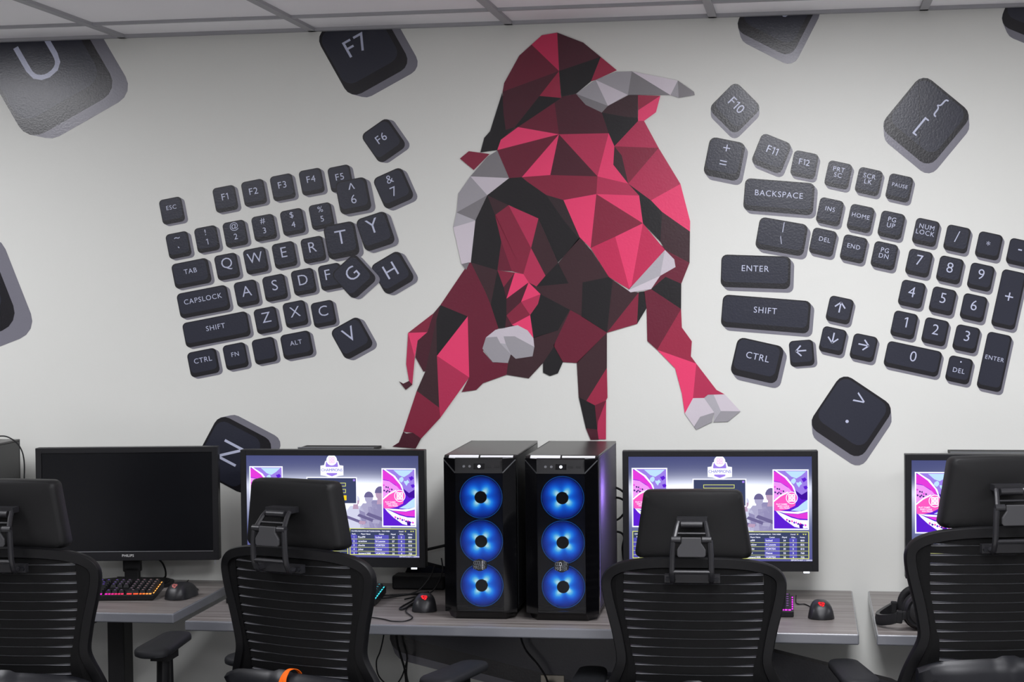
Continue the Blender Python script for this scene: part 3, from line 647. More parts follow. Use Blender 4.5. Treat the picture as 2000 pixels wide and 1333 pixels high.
 ('9 alone',0.5037,1.6597,(1.40695,-0.33483),(-0.30676,-1.44177),47.6,51,(0.00518,-0.00925),(('9',0.5048,1.668,20),),0),
 ('4 alone',0.3079,1.6122,(1.42436,-0.32719),(-0.32079,-1.45367),47.6,51,(0.00519,-0.00927),(('4',0.308,1.6191,20),),0),
 ('5 alone',0.3956,1.5914,(1.41459,-0.33696),(-0.31866,-1.45154),47.6,51,(0.00516,-0.00931),(('5',0.3968,1.6,20),),0),
 ('6 alone',0.4831,1.5711,(1.40695,-0.33483),(-0.30676,-1.44177),47.6,51,(0.00518,-0.00925),(('6',0.4843,1.5782,20),),0),
 ('1 alone',0.2857,1.5223,(1.42649,-0.32719),(-0.31102,-1.45367),47.6,51,(0.00526,-0.00927),(('1',0.2906,1.5305,20),),0),
 ('2 alone',0.3741,1.5019,(1.42649,-0.32719),(-0.31102,-1.45367),47.6,51,(0.00526,-0.00927),(('2',0.3753,1.5086,20),),0),
 ('3 alone',0.4622,1.4808,(1.41459,-0.31528),(-0.31866,-1.44603),47.6,51,(0.00516,-0.00918),(('3',0.4645,1.489,20),),0),
 ('0 alone',0.3099,1.4229,(1.42649,-0.31955),(-0.31102,-1.46557),109,51,(0.00526,-0.0093),(('0',0.3115,1.4304,20),),0),
 ('dot over DEL',0.4416,1.3903,(1.41672,-0.31742),(-0.30889,-1.4558),47.6,51,(0.00522,-0.00924),(('dot',0.4469,1.4137,1.6),('DEL',0.441,1.3885,9)),0),
 ('small ENTER',0.541,1.4133,(1.40695,-0.31742),(-0.30676,-1.4558),49,112.7,(0.00518,-0.00924),(('ENTER',0.5423,1.4233,8),),0),
 ('plus alone',0.5817,1.5939,(1.39504,-0.32719),(-0.3144,-1.45367),48,113,(0.00509,-0.00927),(('+',0.583,1.6024,24),),0),
 ('backslash',-0.067,1.7858,(1.46563,-0.2819),(-0.26858,-1.48359),96,63,(0.00887,-0.01099),(('|',-0.0613,1.8131,15),('\\',-0.0686,1.7759,15)),0),
 ('large ENTER',-0.1433,1.6829,(1.49895,-0.06742),(-0.05711,-1.50863),136,64,(0.00968,-0.011),(('ENTER',-0.1441,1.6927,11.5),),0),
 ('SHIFT on the right half',-0.1145,1.5578,(1.4844,-0.13107),(-0.12946,-1.50433),174,64,(0.00962,-0.01063),(('SHIFT',-0.1157,1.5685,11.5),),0),
 ('CTRL on the right half',-0.1407,1.4202,(1.46905,-0.34193),(-0.34942,-1.48104),93,75,(0.00972,-0.01444),(('CTRL',-0.1389,1.4308,12.3),),0),
 ('up arrow',0.1006,1.5675,(1.4439,-0.32932),(-0.32506,-1.46344),48,50.5,(0.00527,-0.00934),(('up',0.1017,1.5755,20),),0),
 ('down arrow',0.0802,1.4776,(1.4439,-0.33145),(-0.32506,-1.47321),48,50.5,(0.00527,-0.0094),(('down',0.0814,1.4858,20),),0),
 ('right arrow',0.1692,1.4564,(1.4439,-0.31955),(-0.32506,-1.46557),48,50.5,(0.00527,-0.0093),(('right',0.1693,1.4648,20),),0),
 ('left arrow',-0.0103,1.4411,(1.48619,0.1085),(0.10693,-1.50613),47.5,51,(0.00816,-0.00519),(('left',-0.0123,1.4484,20),),0),
 ('greater-than sign over a full stop',0.1319,1.2547,(1.22698,-0.84438),(-0.82761,-1.25185),123,125.5,(0.00222,-0.02718),(('>',0.1577,1.3048,30),('dot',0.1204,1.2398,3.2)),0),
 ('curly bracket over a square bracket',0.3498,2.1161,(1.11573,-0.96836),(-0.92614,-1.11995),128,136.5,(0.00199,-0.02818),(('{',0.3893,2.1548,31),('[',0.3351,2.0998,31)),0),
 ('partly hidden round character',-0.0755,2.4397,(1.32306,-0.72554),(-0.68536,-1.31381),125,130,(0.00726,-0.028),(('0',-0.0494,2.4485,26),),0),
 ('none at the top right corner',0.6722,2.4376,(1.3166,-0.59703),(-0.53194,-1.34423),125,130,(0.01136,-0.02833),(),0),
 ('none below the desk',-0.4922,0.5035,(1.49813,-0.34936),(-0.39777,-1.51064),1000,188,(0.00913,-0.02611),(),0),
]
SEAM = ((0.3304,2.2367),(0.3323,2.2367),(0.3334,2.0037),(0.3315,2.0037))
mural_root = thing('wall_mural', 'printed wall mural of a faceted crimson bull bursting through flying black keyboard keys', 'mural', (0, 0, 0))
def on_wall(p, d):
    return (p[0], -d, p[1])
bull_parts = {}
for g, c, pts in BULL:
    bull_parts.setdefault(g, []).append((c, pts))
PART = {'body': ('bull', None), 'ear': ('ear', 'crimson and pink ear under the far horn'), 'ear2': ('ear', 'small dark crimson ear beside the near horn'),
        'horn': ('horn', 'grey faceted horn pointing outward at the top'), 'horn2': ('horn', 'pale grey horn curving down beside the head'),
        'tail': ('tail', 'pink and crimson tail with a dark tip'), 'muzzle': ('muzzle', 'pale grey faceted muzzle'),
        'hoof': ('hoof', 'dark hoof of the stretched hind leg'), 'hoof2': ('hoof', 'dark hoof of the straight leg'),
        'hoof3': ('hoof', 'pale grey hoof of the striding foreleg'), 'knee': ('hoof', 'grey hoof tip of the folded foreleg')}
def facets(lst, d):
    cols = sorted(set(c for c, _ in lst))
    mb = MB()
    for c, pts in lst:
        mb.poly([on_wall(p, d) for p in pts], cols.index(c))
    return mb, [PR[c] for c in cols]
def face_out(o):
    me = o.data
    bm = bmesh.new()
    bm.from_mesh(me)
    bad = [f for f in bm.faces if f.normal.y > 0]
    bmesh.ops.reverse_faces(bm, faces=bad)
    bmesh.ops.triangulate(bm, faces=[f for f in bm.faces if len(f.verts) > 4])
    bm.to_mesh(me)
    bm.free()
    return o
mb, ms = facets(bull_parts['body'], 0.0030)
mb0, ms0 = facets(bull_parts['base'], 0.0027)
for fi, mi in zip(mb0.f, mb0.m):
    mb.poly([mb0.v[i] for i in fi], ms.index(ms0[mi]))
body = face_out(mb.build('bull', ms, mural_root, fix=False))
body['label'] = 'low charging bull made of crimson, pink and black facets'
for g in bull_parts:
    if g in ('body', 'base'):
        continue
    mb, ms = facets(bull_parts[g], 0.0033)
    o = face_out(mb.build(PART[g][0], ms, body, fix=False))
    o['label'] = PART[g][1]

ARROW = {'up': ((0, -1), (-.5, -.5), (.5, -.5)), }
def key_print(tagname, cx, cz, ex, ey, w, h, sh, texts, lv):
    ex = (ex[0] / 1000, ex[1] / 1000)
    ey = (ey[0] / 1000, ey[1] / 1000)
    base = 0.0006 + lv * 0.0006
    def L(u, v):
        return (cx + ex[0] * u + ey[0] * v, cz + ex[1] * u + ey[1] * v)
    r = min(w, h) * 0.178
    def oct_(w, h, r, du=0, dv=0):
        pts = []
        for sx, sy, a0 in ((1, 1, 0), (-1, 1, 90), (-1, -1, 180), (1, -1, 270)):
            ccx, ccy = sx * (w / 2 - r), sy * (h / 2 - r)
            for i in range(5):
                a = math.radians(a0 + 22.5 * i)
                pts.append((ccx + du + r * math.cos(a), ccy + dv + r * math.sin(a)))
        return [L(*p) for p in pts]
    outer = oct_(w, h, r)
    side = hull(outer + [(p[0] + sh[0], p[1] + sh[1]) for p in outer])
    bt, br, bl, bb = h * 0.035, w * 0.075, w * 0.03, h * 0.165
    if w > 400:
        br = bl = 10
    if max(w, h) > 1.5 * min(w, h) and w < 400:
        br, bl = min(w, h) * 0.075, min(w, h) * 0.03
        bb, bt = min(w, h) * 0.165, min(w, h) * 0.035
    face = oct_(w - br - bl, h - bt - bb, r * 0.9, (bl - br) / 2, (bt - bb) / 2)
    mb = MB()
    for lay, (pts, mi) in enumerate(((side, 0), (outer, 1), (face, 2))):
        q = clip_top(pts, CEIL_Z - 0.001)
        if len(q) > 2:
            mb.poly([on_wall(p, base + lay * 0.0001) for p in q], mi)
    o = face_out(mb.build('keycap', [PR['keyside'], PR['keybevel'], PR['keyface']], mural_root, fix=False))
    if tagname.startswith('curly'):
        face_out(MB().poly([on_wall(p, base + 0.00025) for p in SEAM]).build('seam_line', PR['keybevel'], o, fix=False))
    shown = {'': 'blank black printed keycap with no legend'}
    if tagname.startswith('none '):
        o['label'] = 'large printed keycap with no legend in sight, ' + tagname[5:]
    else:
        o['label'] = shown.get(tagname, 'black printed keycap marked ' + tagname)
    if not texts:
        return
    sc_ = math.hypot(*ex)
    e1 = Vector((ex[0], 0, ex[1])) ; e2 = -Vector((ey[0], 0, ey[1]))
    mb = MB()
    d = base + 0.0003
    def seg(a, b, wd):
        a, b = Vector(a), Vector(b)
        n = Vector((-(b - a).y, (b - a).x)).normalized() * wd / 2
        e = (b - a).normalized() * wd * 0.1
        return [a + n - e, a - n - e, b - n + e, b + n + e]
    for s, tx, tz, cap in texts:
        c = Vector((tx, -d, tz))
        P = lambda u, v: c + e1 * u - e2 * v
        if s in ('up', 'down', 'left', 'right'):
            q = cap / 2
            rot = {'up': 0, 'right': 90, 'down': 180, 'left': 270}[s]
            ca, sa = math.cos(math.radians(rot)), math.sin(math.radians(rot))
            for a, b in (((0, q), (0, -q)), ((0, -q), (-q, 0)), ((0, -q), (q, 0))):
                f = lambda p: (p[0] * ca - p[1] * sa, p[0] * sa + p[1] * ca)
                mb.poly([P(*p) for p in seg(f(a), f(b), 2.7)])
        elif s == 'dot':
            mb.poly([P(cap * math.cos(2 * PI * i / 14), cap * math.sin(2 * PI * i / 14)) for i in range(14)])
        else:
            sp = 1.12 if len(s) > 1 else 1.0
            th = -0.006 if len(s) == 1 and cap > 14 else 0.0
            mb.text(s, c, cap, e1, e2, 0, sp, 'CENTER', th)
    # cut what would run above the ceiling line
    tri = MB()
    for f in mb.f:
        q = clip_top([(mb.v[i][0], mb.v[i][2]) for i in f], CEIL_Z - 0.001)
        if len(q) > 2:
            tri.poly([on_wall(p, d) for p in q])
    if tri.f:
        face_out(tri.build('legend', PR['legend'], o, fix=False))
for i, rec in enumerate(KEYS):
    key_print(*rec)
# ---------------------------------------------------------------- desks
DZ, DT = 0.74, 0.028
def desk(name, label, x0, x1, yf, legs):
    cx = (x0 + x1) / 2
    t = thing(name, label, 'desk', (cx, yf / 2, 0), 0, 'grey wood computer desks')
    w, d = x1 - x0, -yf - 0.004
    top = MB().box((0, -0.002, DZ - 0.0015), (w - 0.0076, d - 0.0076, 0.003)).build('desk_top', M_wood, t)
    MB().box((0, -0.002, DZ - 0.0003 - (DT - 0.0003) / 2), (w, d, DT - 0.0003)).build('edge_band', M_band, top, bevel=0.0038, seg=3)
    for lx in legs:
        g = MB()
        g.box((lx - cx, 0.02, 0.37), (0.052, 0.075, 0.66))
        g.build('leg', M_post, t, bevel=0.004)
        MB().box((lx - cx, 0, 0.02), (0.07, 0.5, 0.035)).build('foot', M_post, t, bevel=0.006)
        MB().box((lx - cx, 0, DZ - DT - 0.006), (0.06, 0.5, 0.012)).build('top_bracket', M_post, t)
    return t
desk('desk', 'grey wood desk carrying the two tower computers and two lit monitors', -1.684, 0.133, -0.672, (-1.36, -0.19))
desk('desk', 'grey wood desk under the switched-off monitor', -3.56, -1.751, -0.576, (-2.032, -3.2))
desk('desk', 'grey wood desk with the headset lying on it', 0.178, 1.99, -0.672, (0.62, 1.7))

# ---------------------------------------------------------------- monitors
MW, MH, MZ = 0.555, 0.345, 0.0865      # outer size, height of the lower edge above the desk
SW, SH = 0.520, 0.2995
def monitor(name, label, loc, rz, lit, led):
    t = thing(name, label, 'monitor', loc, rz, 'flat screen monitors')
    hous = MB()
    hous.box((0, 0.018, MZ + MH / 2), (MW, 0.034, MH))
    hous.rings([[(x * k, y, MZ + MH / 2 + z * k) for x, z in rrect(0.36, 0.22, 0.02)] for k, y in ((1.15, 0.035), (1.05, 0.05), (0.9, 0.056))])
    hous.build('housing', M_bezel, t, bevel=0.002)
    sx0, sx1 = -SW / 2, SW / 2
    sz1 = MZ + MH - 0.0165
    sz0 = sz1 - SH
    bz = MB()
    def frame(b, x0, x1, z0, z1, y0, y1):
        b.box(((x0 - MW / 2) / 2, (y0 + y1) / 2, MZ + MH / 2), (x0 + MW / 2, y1 - y0, MH))
        b.box(((x1 + MW / 2) / 2, (y0 + y1) / 2, MZ + MH / 2), (MW / 2 - x1, y1 - y0, MH))
        b.box(((x0 + x1) / 2, (y0 + y1) / 2, (z1 + MZ + MH) / 2), (x1 - x0, y1 - y0, MZ + MH - z1))
        b.box(((x0 + x1) / 2, (y0 + y1) / 2, (z0 + MZ) / 2), (x1 - x0, y1 - y0, z0 - MZ))
    frame(bz, sx0, sx1, sz0, sz1, -0.004, 0.001)
    bz.build('bezel', M_bezel, t, bevel=0.0012)
    MB().box((0, -0.0035, sz0 - 0.0012), (SW, 0.003, 0.0016)).build('bezel_strip', M_silver if not lit else M_bezel, t)
    n = MB()
    n.box((0, 0.052, 0.125), (0.055, 0.026, 0.16))
    n.box((0, 0.052, 0.035), (0.045, 0.026, 0.05))
    n.build('stand_neck', M_black, t, bevel=0.004)
    b = MB()
    b.rings([[(x, y + 0.066, z) for x, y in rrect(0.24, 0.14, 0.05, 6)] for z in (0.0005, 0.010)])
    b.rings([[(x * 0.9, y * 0.9 + 0.066, z) for x, y in rrect(0.24, 0.14, 0.05, 6)] for z in (0.010, 0.014)])
    b.build('stand_base', M_black, t, smooth=30)
    if led:
        MB().box((MW / 2 - 0.034, -0.002, MZ - 0.0025), (0.017, 0.004, 0.004)).build('power_light', M_led, t)
    return t, sz0, sz1
M_led = emis('white_led', (235, 240, 255), 2.0)

mon_off, sz0, sz1 = monitor('monitor', 'switched-off black monitor with a maker name on its lower bezel', (-2.035, -0.184, DZ), 0.143, False, False)
MB().poly([(-SW / 2, -0.0005, sz0), (SW / 2, -0.0005, sz0), (SW / 2, -0.0005, sz1), (-SW / 2, -0.0005, sz1)]).build('screen', M_off, mon_off, fix=False)
MB().text('PHILIPS', (0, -0.0046, MZ + 0.0155), 0.0075, (1, 0, 0), (0, 0, 1), 0, 1.05).build('maker_name', M_white, mon_off, fix=False)['label'] = 'small white maker name on the lower bezel'
o = MB().box((MW / 2 - 0.012, -0.002, MZ - 0.006), (0.004, 0.004, 0.012)).build('power_button', M_silver, mon_off)

# --- the lit picture: a launcher page
M_page = vcol_emis('screen_page', 1.0)
SCR = {n: emis('screen_' + n, c, s) for n, (c, s) in dict(
    white=((236, 238, 255), 1.25), slate=((62, 70, 104), 1.0), slate2=((74, 78, 112), 1.0), violet=((92, 88, 190), 1.0), yellow=((226, 232, 120), 1.0), gold=((250, 214, 40), 1.0),
    magenta=((222, 60, 214), 1.1), purple=((96, 34, 214), 1.0), deep=((66, 20, 160), 1.0), lilac=((160, 130, 236), 1.0), ice=((190, 225, 255), 1.05), pinkish=((236, 150, 240), 1.1), hot=((255, 90, 190), 1.1),
    ink=((60, 40, 120), 1.0), figa=((176, 172, 206), 1.0), figb=((150, 144, 186), 1.0), figc=((112, 104, 150), 1.0), skin=((190, 160, 190), 1.0), hazew=((214, 216, 240), 1.0)).items()}
SN = list(SCR)
SI = {n: i for i, n in enumerate(SN)}
def screen_fill(root, sz0, sz1):
    def P(u, v, d=0.0):
        return (-SW / 2 + u * SW, -0.0006 - d, sz1 - v * (sz1 - sz0))
    NX, NY = 48, 28
    vs, cols = [], []
    for j in range(NY + 1):
        for i in range(NX + 1):
            u, v = i / NX, j / NY
            g = math.exp(-(((u - 0.70) / 0.30) ** 2 + ((v - 0.42) / 0.17) ** 2)) + math.exp(-(((u - 0.28) / 0.26) ** 2 + ((v - 0.42) / 0.17) ** 2)) * 0.9
            st = 0.35 * math.exp(-((v - 0.30) / 0.07) ** 2)
            g = min(1.0, g + st)
            top = (0.075 + 0.08 * v, 0.085 + 0.10 * v, 0.22 + 0.15 * v)
            vs.append(P(u, v))
            low = max(0.0, (v - 0.62) / 0.38)
            c = [top[k] * (1 - g) + (1.25, 1.30, 1.5)[k] * g for k in range(3)]
            c = [c[k] * (1 - low) + (0.10, 0.10, 0.30)[k] * low for k in range(3)]
            cols.append((*c, 1))
    fs = [(j * (NX + 1) + i, (j + 1) * (NX + 1) + i, (j + 1) * (NX + 1) + i + 1, j * (NX + 1) + i + 1) for j in range(NY) for i in range(NX)]
    mb = MB().add(vs, fs)
    scr = mb.build('screen', M_page, root, fix=False)
    a = scr.data.color_attributes.new('Col', 'FLOAT_COLOR', 'POINT')
    a.data.foreach_set('color', [x for c in cols for x in c])
    face_out(scr)
    def rect(m, u0, v0, u1, v1, c, d):
        m.poly([P(u0, v0, d), P(u1, v0, d), P(u1, v1, d), P(u0, v1, d)], SI[c])
    def pl(m, pts, c, d):
        m.poly([P(u, v, d) for u, v in pts], SI[c])
    def txt(m, s, u, v, cap, c, d, align='CENTER', sp=1.0):
        n0 = len(m.f)
        m.text(s, P(u, v, d), cap * SH, (1, 0, 0), (0, 0, 1), SI[c], sp, align, 0.018 if cap < .02 else 0.0)
    def fin(m, name, lab=None):
        o = face_out(m.build(name, [SCR[n] for n in SN], scr, fix=False))
        if lab:
            o['label'] = lab
        return o
    # soldiers in the haze
    def man(cx, base, s, body, skin, lean=0):
        pl(m, [(cx - .045 * s, base), (cx - .05 * s, base - .16 * s), (cx - .03 * s, base - .21 * s), (cx + .03 * s + lean, base - .21 * s), (cx + .05 * s + lean, base - .15 * s), (cx + .045 * s, base)], body, .00010)
        hx, hy = cx + lean * 0.6, base - .255 * s
        pl(m, [(hx + .021 * s * math.cos(t * PI / 6), hy + .045 * s * math.sin(t * PI / 6)) for t in range(12)], skin, .00012)
        pl(m, [(hx + .024 * s * math.cos(PI + PI * t / 8), hy - .006 * s + .050 * s * math.sin(PI + PI * t / 8)) for t in range(9)], 'figc' if s > 1.1 else body, .00014)
        pl(m, [(hx - .012 * s, hy + .03 * s), (hx + .012 * s, hy + .03 * s), (hx + .016 * s, hy + .075 * s), (hx - .016 * s, hy + .075 * s)], skin, .00011)
        pl(m, [(cx + .02 * s, base - .17 * s), (cx + .05 * s + lean, base - .15 * s), (cx + .06 * s, base - .05 * s), (cx + .035 * s, base - .03 * s)], 'figc' if body == 'figb' else 'figb', .00013)
        pl(m, [(cx + .02 * s, base - .07 * s), (cx + .055 * s, base - .065 * s), (cx + .05 * s, base - .035 * s), (cx + .015 * s, base - .04 * s)], skin, .00018)
        pl(m, [(cx - .06 * s, base - .10 * s), (cx - .05 * s, base - .12 * s), (cx + .045 * s, base - .06 * s), (cx + .04 * s, base - .035 * s)], 'figc', .00016)
    for args in ((.712, .71, 1.15, 'figa', 'figa'), (.635, .715, 1.05, 'hazew', 'skin'), (.775, .72, 1.35, 'figb', 'skin', .006), (.40, .715, 1.1, 'figa', 'figa'), (.30, .715, 1.2, 'figb', 'skin', -.004)):
        m = MB()
        man(*args)
        fin(m, 'soldier_picture', 'hazy soldier figure on the lit screen')
    # posters
    for u0, v0, u1, v1, mir in ((.017, .108, .213, .678, 0), (.787, .123, .983, .70, 0)):
        m = MB()
        q = lambda a, b: (u0 + (u1 - u0) * a, v0 + (v1 - v0) * b)
        rect(m, u0, v0, u1, v1, 'white', .0002)
        e = .035
        pl(m, [q(e, e * .6), q(1 - e, e * .6), q(1 - e, 1 - e * .6), q(e, 1 - e * .6)], 'purple', .0003)
        def arc(c, pts, d):
            pl(m, [q(*p) for p in pts], c, d)
        def ico(cx, cy, r, c, d, n=7, ph=0.0):
            arc(c, [(cx + r * (0.75 + 0.35 * math.sin(5 * t + ph)) * math.cos(2 * PI * t / n), cy + r * .62 * (0.75 + 0.35 * math.cos(3 * t + ph)) * math.sin(2 * PI * t / n)) for t in range(n)], d)
        arc('lilac', [(.12, .025), (.965, .025), (.965, .36), (.80, .42), (.62, .34), (.42, .14)], .00034)
        arc('ice', [(.35, .03), (.93, .03), (.80, .10), (.66, .15), (.52, .12)], .00036)
        for a_, b_, r_ in ((.60, .19, .10), (.74, .24, .09), (.86, .17, .08), (.90, .30, .07)):
            ico(a_, b_, r_, 'purple' if r_ < .09 else 'ice', .00038, 7, a_ * 9)
        arc('deep', [(.62, .34), (.80, .42), (.965, .36), (.965, .50), (.80, .50), (.70, .44)], .00036)
        arc('magenta', [(.035, .03), (.12, .05), (.36, .14), (.54, .28), (.60, .40), (.40, .28), (.20, .21), (.035, .19)], .0004)
        arc('white', [(.06, .021), (.12, .021), (.40, .13), (.60, .29), (.68, .45), (.655, .45), (.54, .28), (.34, .14)], .00042)
        arc('pinkish', [(.035, .20), (.22, .22), (.45, .31), (.62, .42), (.64, .52), (.46, .44), (.20, .46), (.035, .50)], .00042)
        for i in range(9):
            ico(.07 + .058 * i, .29 + .018 * i + .012 * (i % 2), .034, 'ink' if i % 3 else 'magenta', .00046, 6, i * 1.7)
        for i in range(4):
            ico(.08 + .05 * i, .38 + .02 * (i % 2), .035, 'ink', .00046, 6, i * 2.3)
        arc('hot', [(.035, .52), (.20, .44), (.44, .40), (.66, .48), (.62, .60), (.42, .66), (.16, .69), (.05, .68)], .00044)
        arc('white', [(.035, .51), (.22, .42), (.42, .365), (.43, .385), (.22, .45), (.035, .54)], .00047)
        cx, cy = .53, .47
        for r, c, d in ((.165, 'white', .00050), (.145, 'hot', .00052)):
            arc(c, [(cx + r * math.cos(t * PI / 10), cy + r * .62 * math.sin(t * PI / 10)) for t in range(20)], d)
        for sx in (-1, 1):
            for sy in (-1, 1):
                arc('white', [(cx + .05 * sx + .046 * x, cy + .033 * sy + .030 * y) for x, y in ((-1, -1), (1, -1), (1, 1), (-1, 1))], .00054)
                arc('hot', [(cx + .05 * sx + .014 * x, cy + .033 * sy + .010 * y) for x, y in ((-1, -1), (1, -1), (1, 1), (-1, 1))], .00056)
        for i, s in enumerate(('PLAY GAMES', 'EARN COINS', 'WIN PRIZES')):
            a_, b_ = q(.10 + .04 * i, .575 + .032 * i)
            txt(m, s, a_, b_, .0125, 'white', .00058, 'LEFT')
        arc('ice', [(.965, .50), (.965, .66), (.75, .69), (.50, .68), (.70, .62), (.82, .56)], .00044)
        arc('white', [(.965, .66), (.965, .70), (.70, .735), (.30, .72), (.10, .685), (.30, .69), (.60, .70), (.80, .69)], .00050)
        arc('magenta', [(.30, .725), (.70, .74), (.965, .71), (.965, .82), (.70, .81), (.48, .77)], .00048)
        arc('white', [(.08, .68), (.30, .74), (.52, .80), (.75, .835), (.965, .84), (.965, .97), (.80, .975), (.60, .95), (.34, .84), (.16, .74)], .00046)
        for i in range(9):
            ico(.40 + .062 * i, .835 + .011 * i + .01 * (i % 2), .040, ('magenta', 'deep', 'hot', 'purple')[i % 4], .0005, 6, i)
        arc('deep', [(.72, .90), (.82, .90), (.84, .975), (.74, .975)], .0005)
        fin(m, 'poster_panel', None)
    # logo
    m = MB()
    pl(m, [(.434, .10), (.455, .095), (.462, .055), (.47, .05), (.53, .05), (.538, .055), (.545, .095), (.567, .10), (.567, .195), (.54, .20), (.50, .222), (.46, .20), (.434, .195)], 'white', .0005)
    pl(m, [(.468, .06), (.532, .06), (.536, .10), (.53, .185), (.50, .205), (.47, .185), (.464, .10)], 'lilac', .0006)
    pl(m, [(.50 + .031 * math.cos(t * PI / 12), .045 + .053 * math.sin(t * PI / 12)) for t in range(24)], 'white', .0007)
    for sx in (-1, 1):
        for sy in (-1, 1):
            rect(m, .50 + .0085 * sx - .007, .045 + .015 * sy - .012, .50 + .0085 * sx + .007, .045 + .015 * sy + .012, 'pinkish', .0008)
            rect(m, .50 + .0085 * sx - .0045, .045 + .015 * sy - .008, .50 + .0085 * sx + .0045, .045 + .015 * sy + .008, 'white', .0009)
    rect(m, .440, .112, .561, .172, 'white', .0008)
    txt(m, 'CHAMPIONS', .50, .142, .0275, 'violet', .0010, 'CENTER', .92)
    fin(m, 'event_logo')
    # login box
    m = MB()
    rect(m, .351, .212, .645, .479, 'white', .0004)
    rect(m, .357, .222, .639, .469, 'slate', .0005)
    for v0, v1 in ((.268, .304), (.33, .368)):
        rect(m, .41, v0, .58, v1, 'yellow', .0006)
        rect(m, .413, v0 + .005, .577, v1 - .005, 'slate2', .0007)
    rect(m, .50, .392, .583, .44, 'gold', .0006)
    rect(m, .622, .232, .634, .252, 'lilac', .0006)
    fin(m, 'login_box')
    # score tables
    rows = (('1', 'Floof99', 'locked', '34', '3', '850'), ('2', 'wrenlow', 'N Lounge', '27', '4', '835'), ('3', 'chuckz', 'VORTEX', '30', '5', '810'), ('4', 'jober', 'Nexus', '22', '3', '760'), ('5', 'tsunami1000', 'VORTEX', '35', '4', '755'))
    for u0, u1, title in ((.598, .983, 'PLAYERUNKNOWN BATTLEGROUNDS - THIS WEEK'), (.018, .588, 'LEADERBOARD - THIS WEEK')):
        m = MB()
        v0, v1 = .715, .978
        rect(m, u0, v0, u1, v1, 'yellow', .0003)
        rect(m, u0 + .004, v0 + .007, u1 - .004, v1 - .007, 'slate', .0004)
        wdt = u1 - u0
        colx = [0, .10, .37, .59, .73, .84, 1.0]
        for i in range(0, 6, 2):
            rect(m, u0 + .006 + (wdt - .012) * colx[i], v0 + .065, u0 + .006 + (wdt - .012) * colx[i + 1], v1 - .010, 'violet', .0005)
        txt(m, title, u0 + .012, v0 + .028, .0112, 'white', .0007, 'LEFT')
        rect(m, u1 - .105, v0 + .014, u1 - .058, v0 + .042, 'slate2', .0006)
        txt(m, 'Overall', u1 - .10, v0 + .028, .0105, 'white', .0008, 'LEFT')
        for kx in (.062, .03, .018):
            pl(m, [(u1 - kx - .005, v0 + .022), (u1 - kx + .005, v0 + .022), (u1 - kx, v0 + .036)], 'yellow', .0008)
        hv = v0 + .056
        for i, s in enumerate(('Rank', 'Player Name', 'Center', 'Played', 'Wins', 'Points')):
            txt(m, s, u0 + .006 + (wdt - .012) * (colx[i] + colx[i + 1]) / 2, hv, .0125, 'white', .0007)
        for r_, row in enumerate(rows):
            vv = v0 + .087 + .040 * r_
            if r_:
                rect(m, u0 + .006, vv - .0215, u1 - .006, vv - .018, 'yellow', .0006)
            for i, s in enumerate(row):
                if i in (1, 2):
                    txt(m, s, u0 + .012 + (wdt - .012) * colx[i], vv, .0165, 'white', .0008, 'LEFT')
                else:
                    txt(m, s, u0 + .006 + (wdt - .012) * (colx[i] + colx[i + 1]) / 2, vv, .0165, 'white', .0008)
        fin(m, 'score_table')
    m = MB()
    txt(m, 'ESPORTS-GG7 | 1.2304.0.0', .885, .990, .0125, 'white', .0004, 'LEFT')
    fin(m, 'version_text')
mon_lit, sz0, sz1 = monitor('monitor', 'lit monitor showing a launcher page, to the left of the tower computers', (-1.378, -0.241, DZ), 0.017, True, True)
screen_fill(mon_lit, sz0, sz1)
copy_thing(mon_lit, (-0.243, -0.217, DZ), 0.061, 'lit monitor showing a launcher page, to the right of the tower computers')
copy_thing(mon_lit, (0.548, -0.29, DZ), 0.03, 'lit monitor mostly hidden behind the chair at the right edge')

# ---------------------------------------------------------------- tower computers
M_acry = mat('gloss_acrylic', (8, 8, 10), 0.08, 0.5)
M_case = mat('case_steel', (30, 30, 32), 0.35, 0.5, bump=0.04, bscale=900)
M_top = mat('case_top_steel', (52, 50, 50), 0.32, 0.6, metal=0.3)
def tinted():
    m = bpy.data.materials.new('tinted_acrylic')
    m.use_nodes = True
    nt = m.node_tree
    nt.nodes.remove(nt.nodes['Principled BSDF'])
    tr = nt.nodes.new('ShaderNodeBsdfTransparent')
    tr.inputs[0].default_value = (0.62, 0.62, 0.64, 1)
    gl = nt.nodes.new('ShaderNodeBsdfGlossy')
    gl.inputs['Roughness'].default_value = 0.06
    fr = nt.nodes.new('ShaderNodeFresnel')
    fr.inputs[0].default_value = 1.38
    mx = nt.nodes.new('ShaderNodeMixShader')
    nt.links.new(fr.outputs[0], mx.inputs[0])
    nt.links.new(tr.outputs[0], mx.inputs[1])
    nt.links.new(gl.outputs[0], mx.inputs[2])
    nt.links.new(mx.outputs[0], nt.nodes['Material Output'].inputs['Surface'])
    return m
M_tint = tinted()
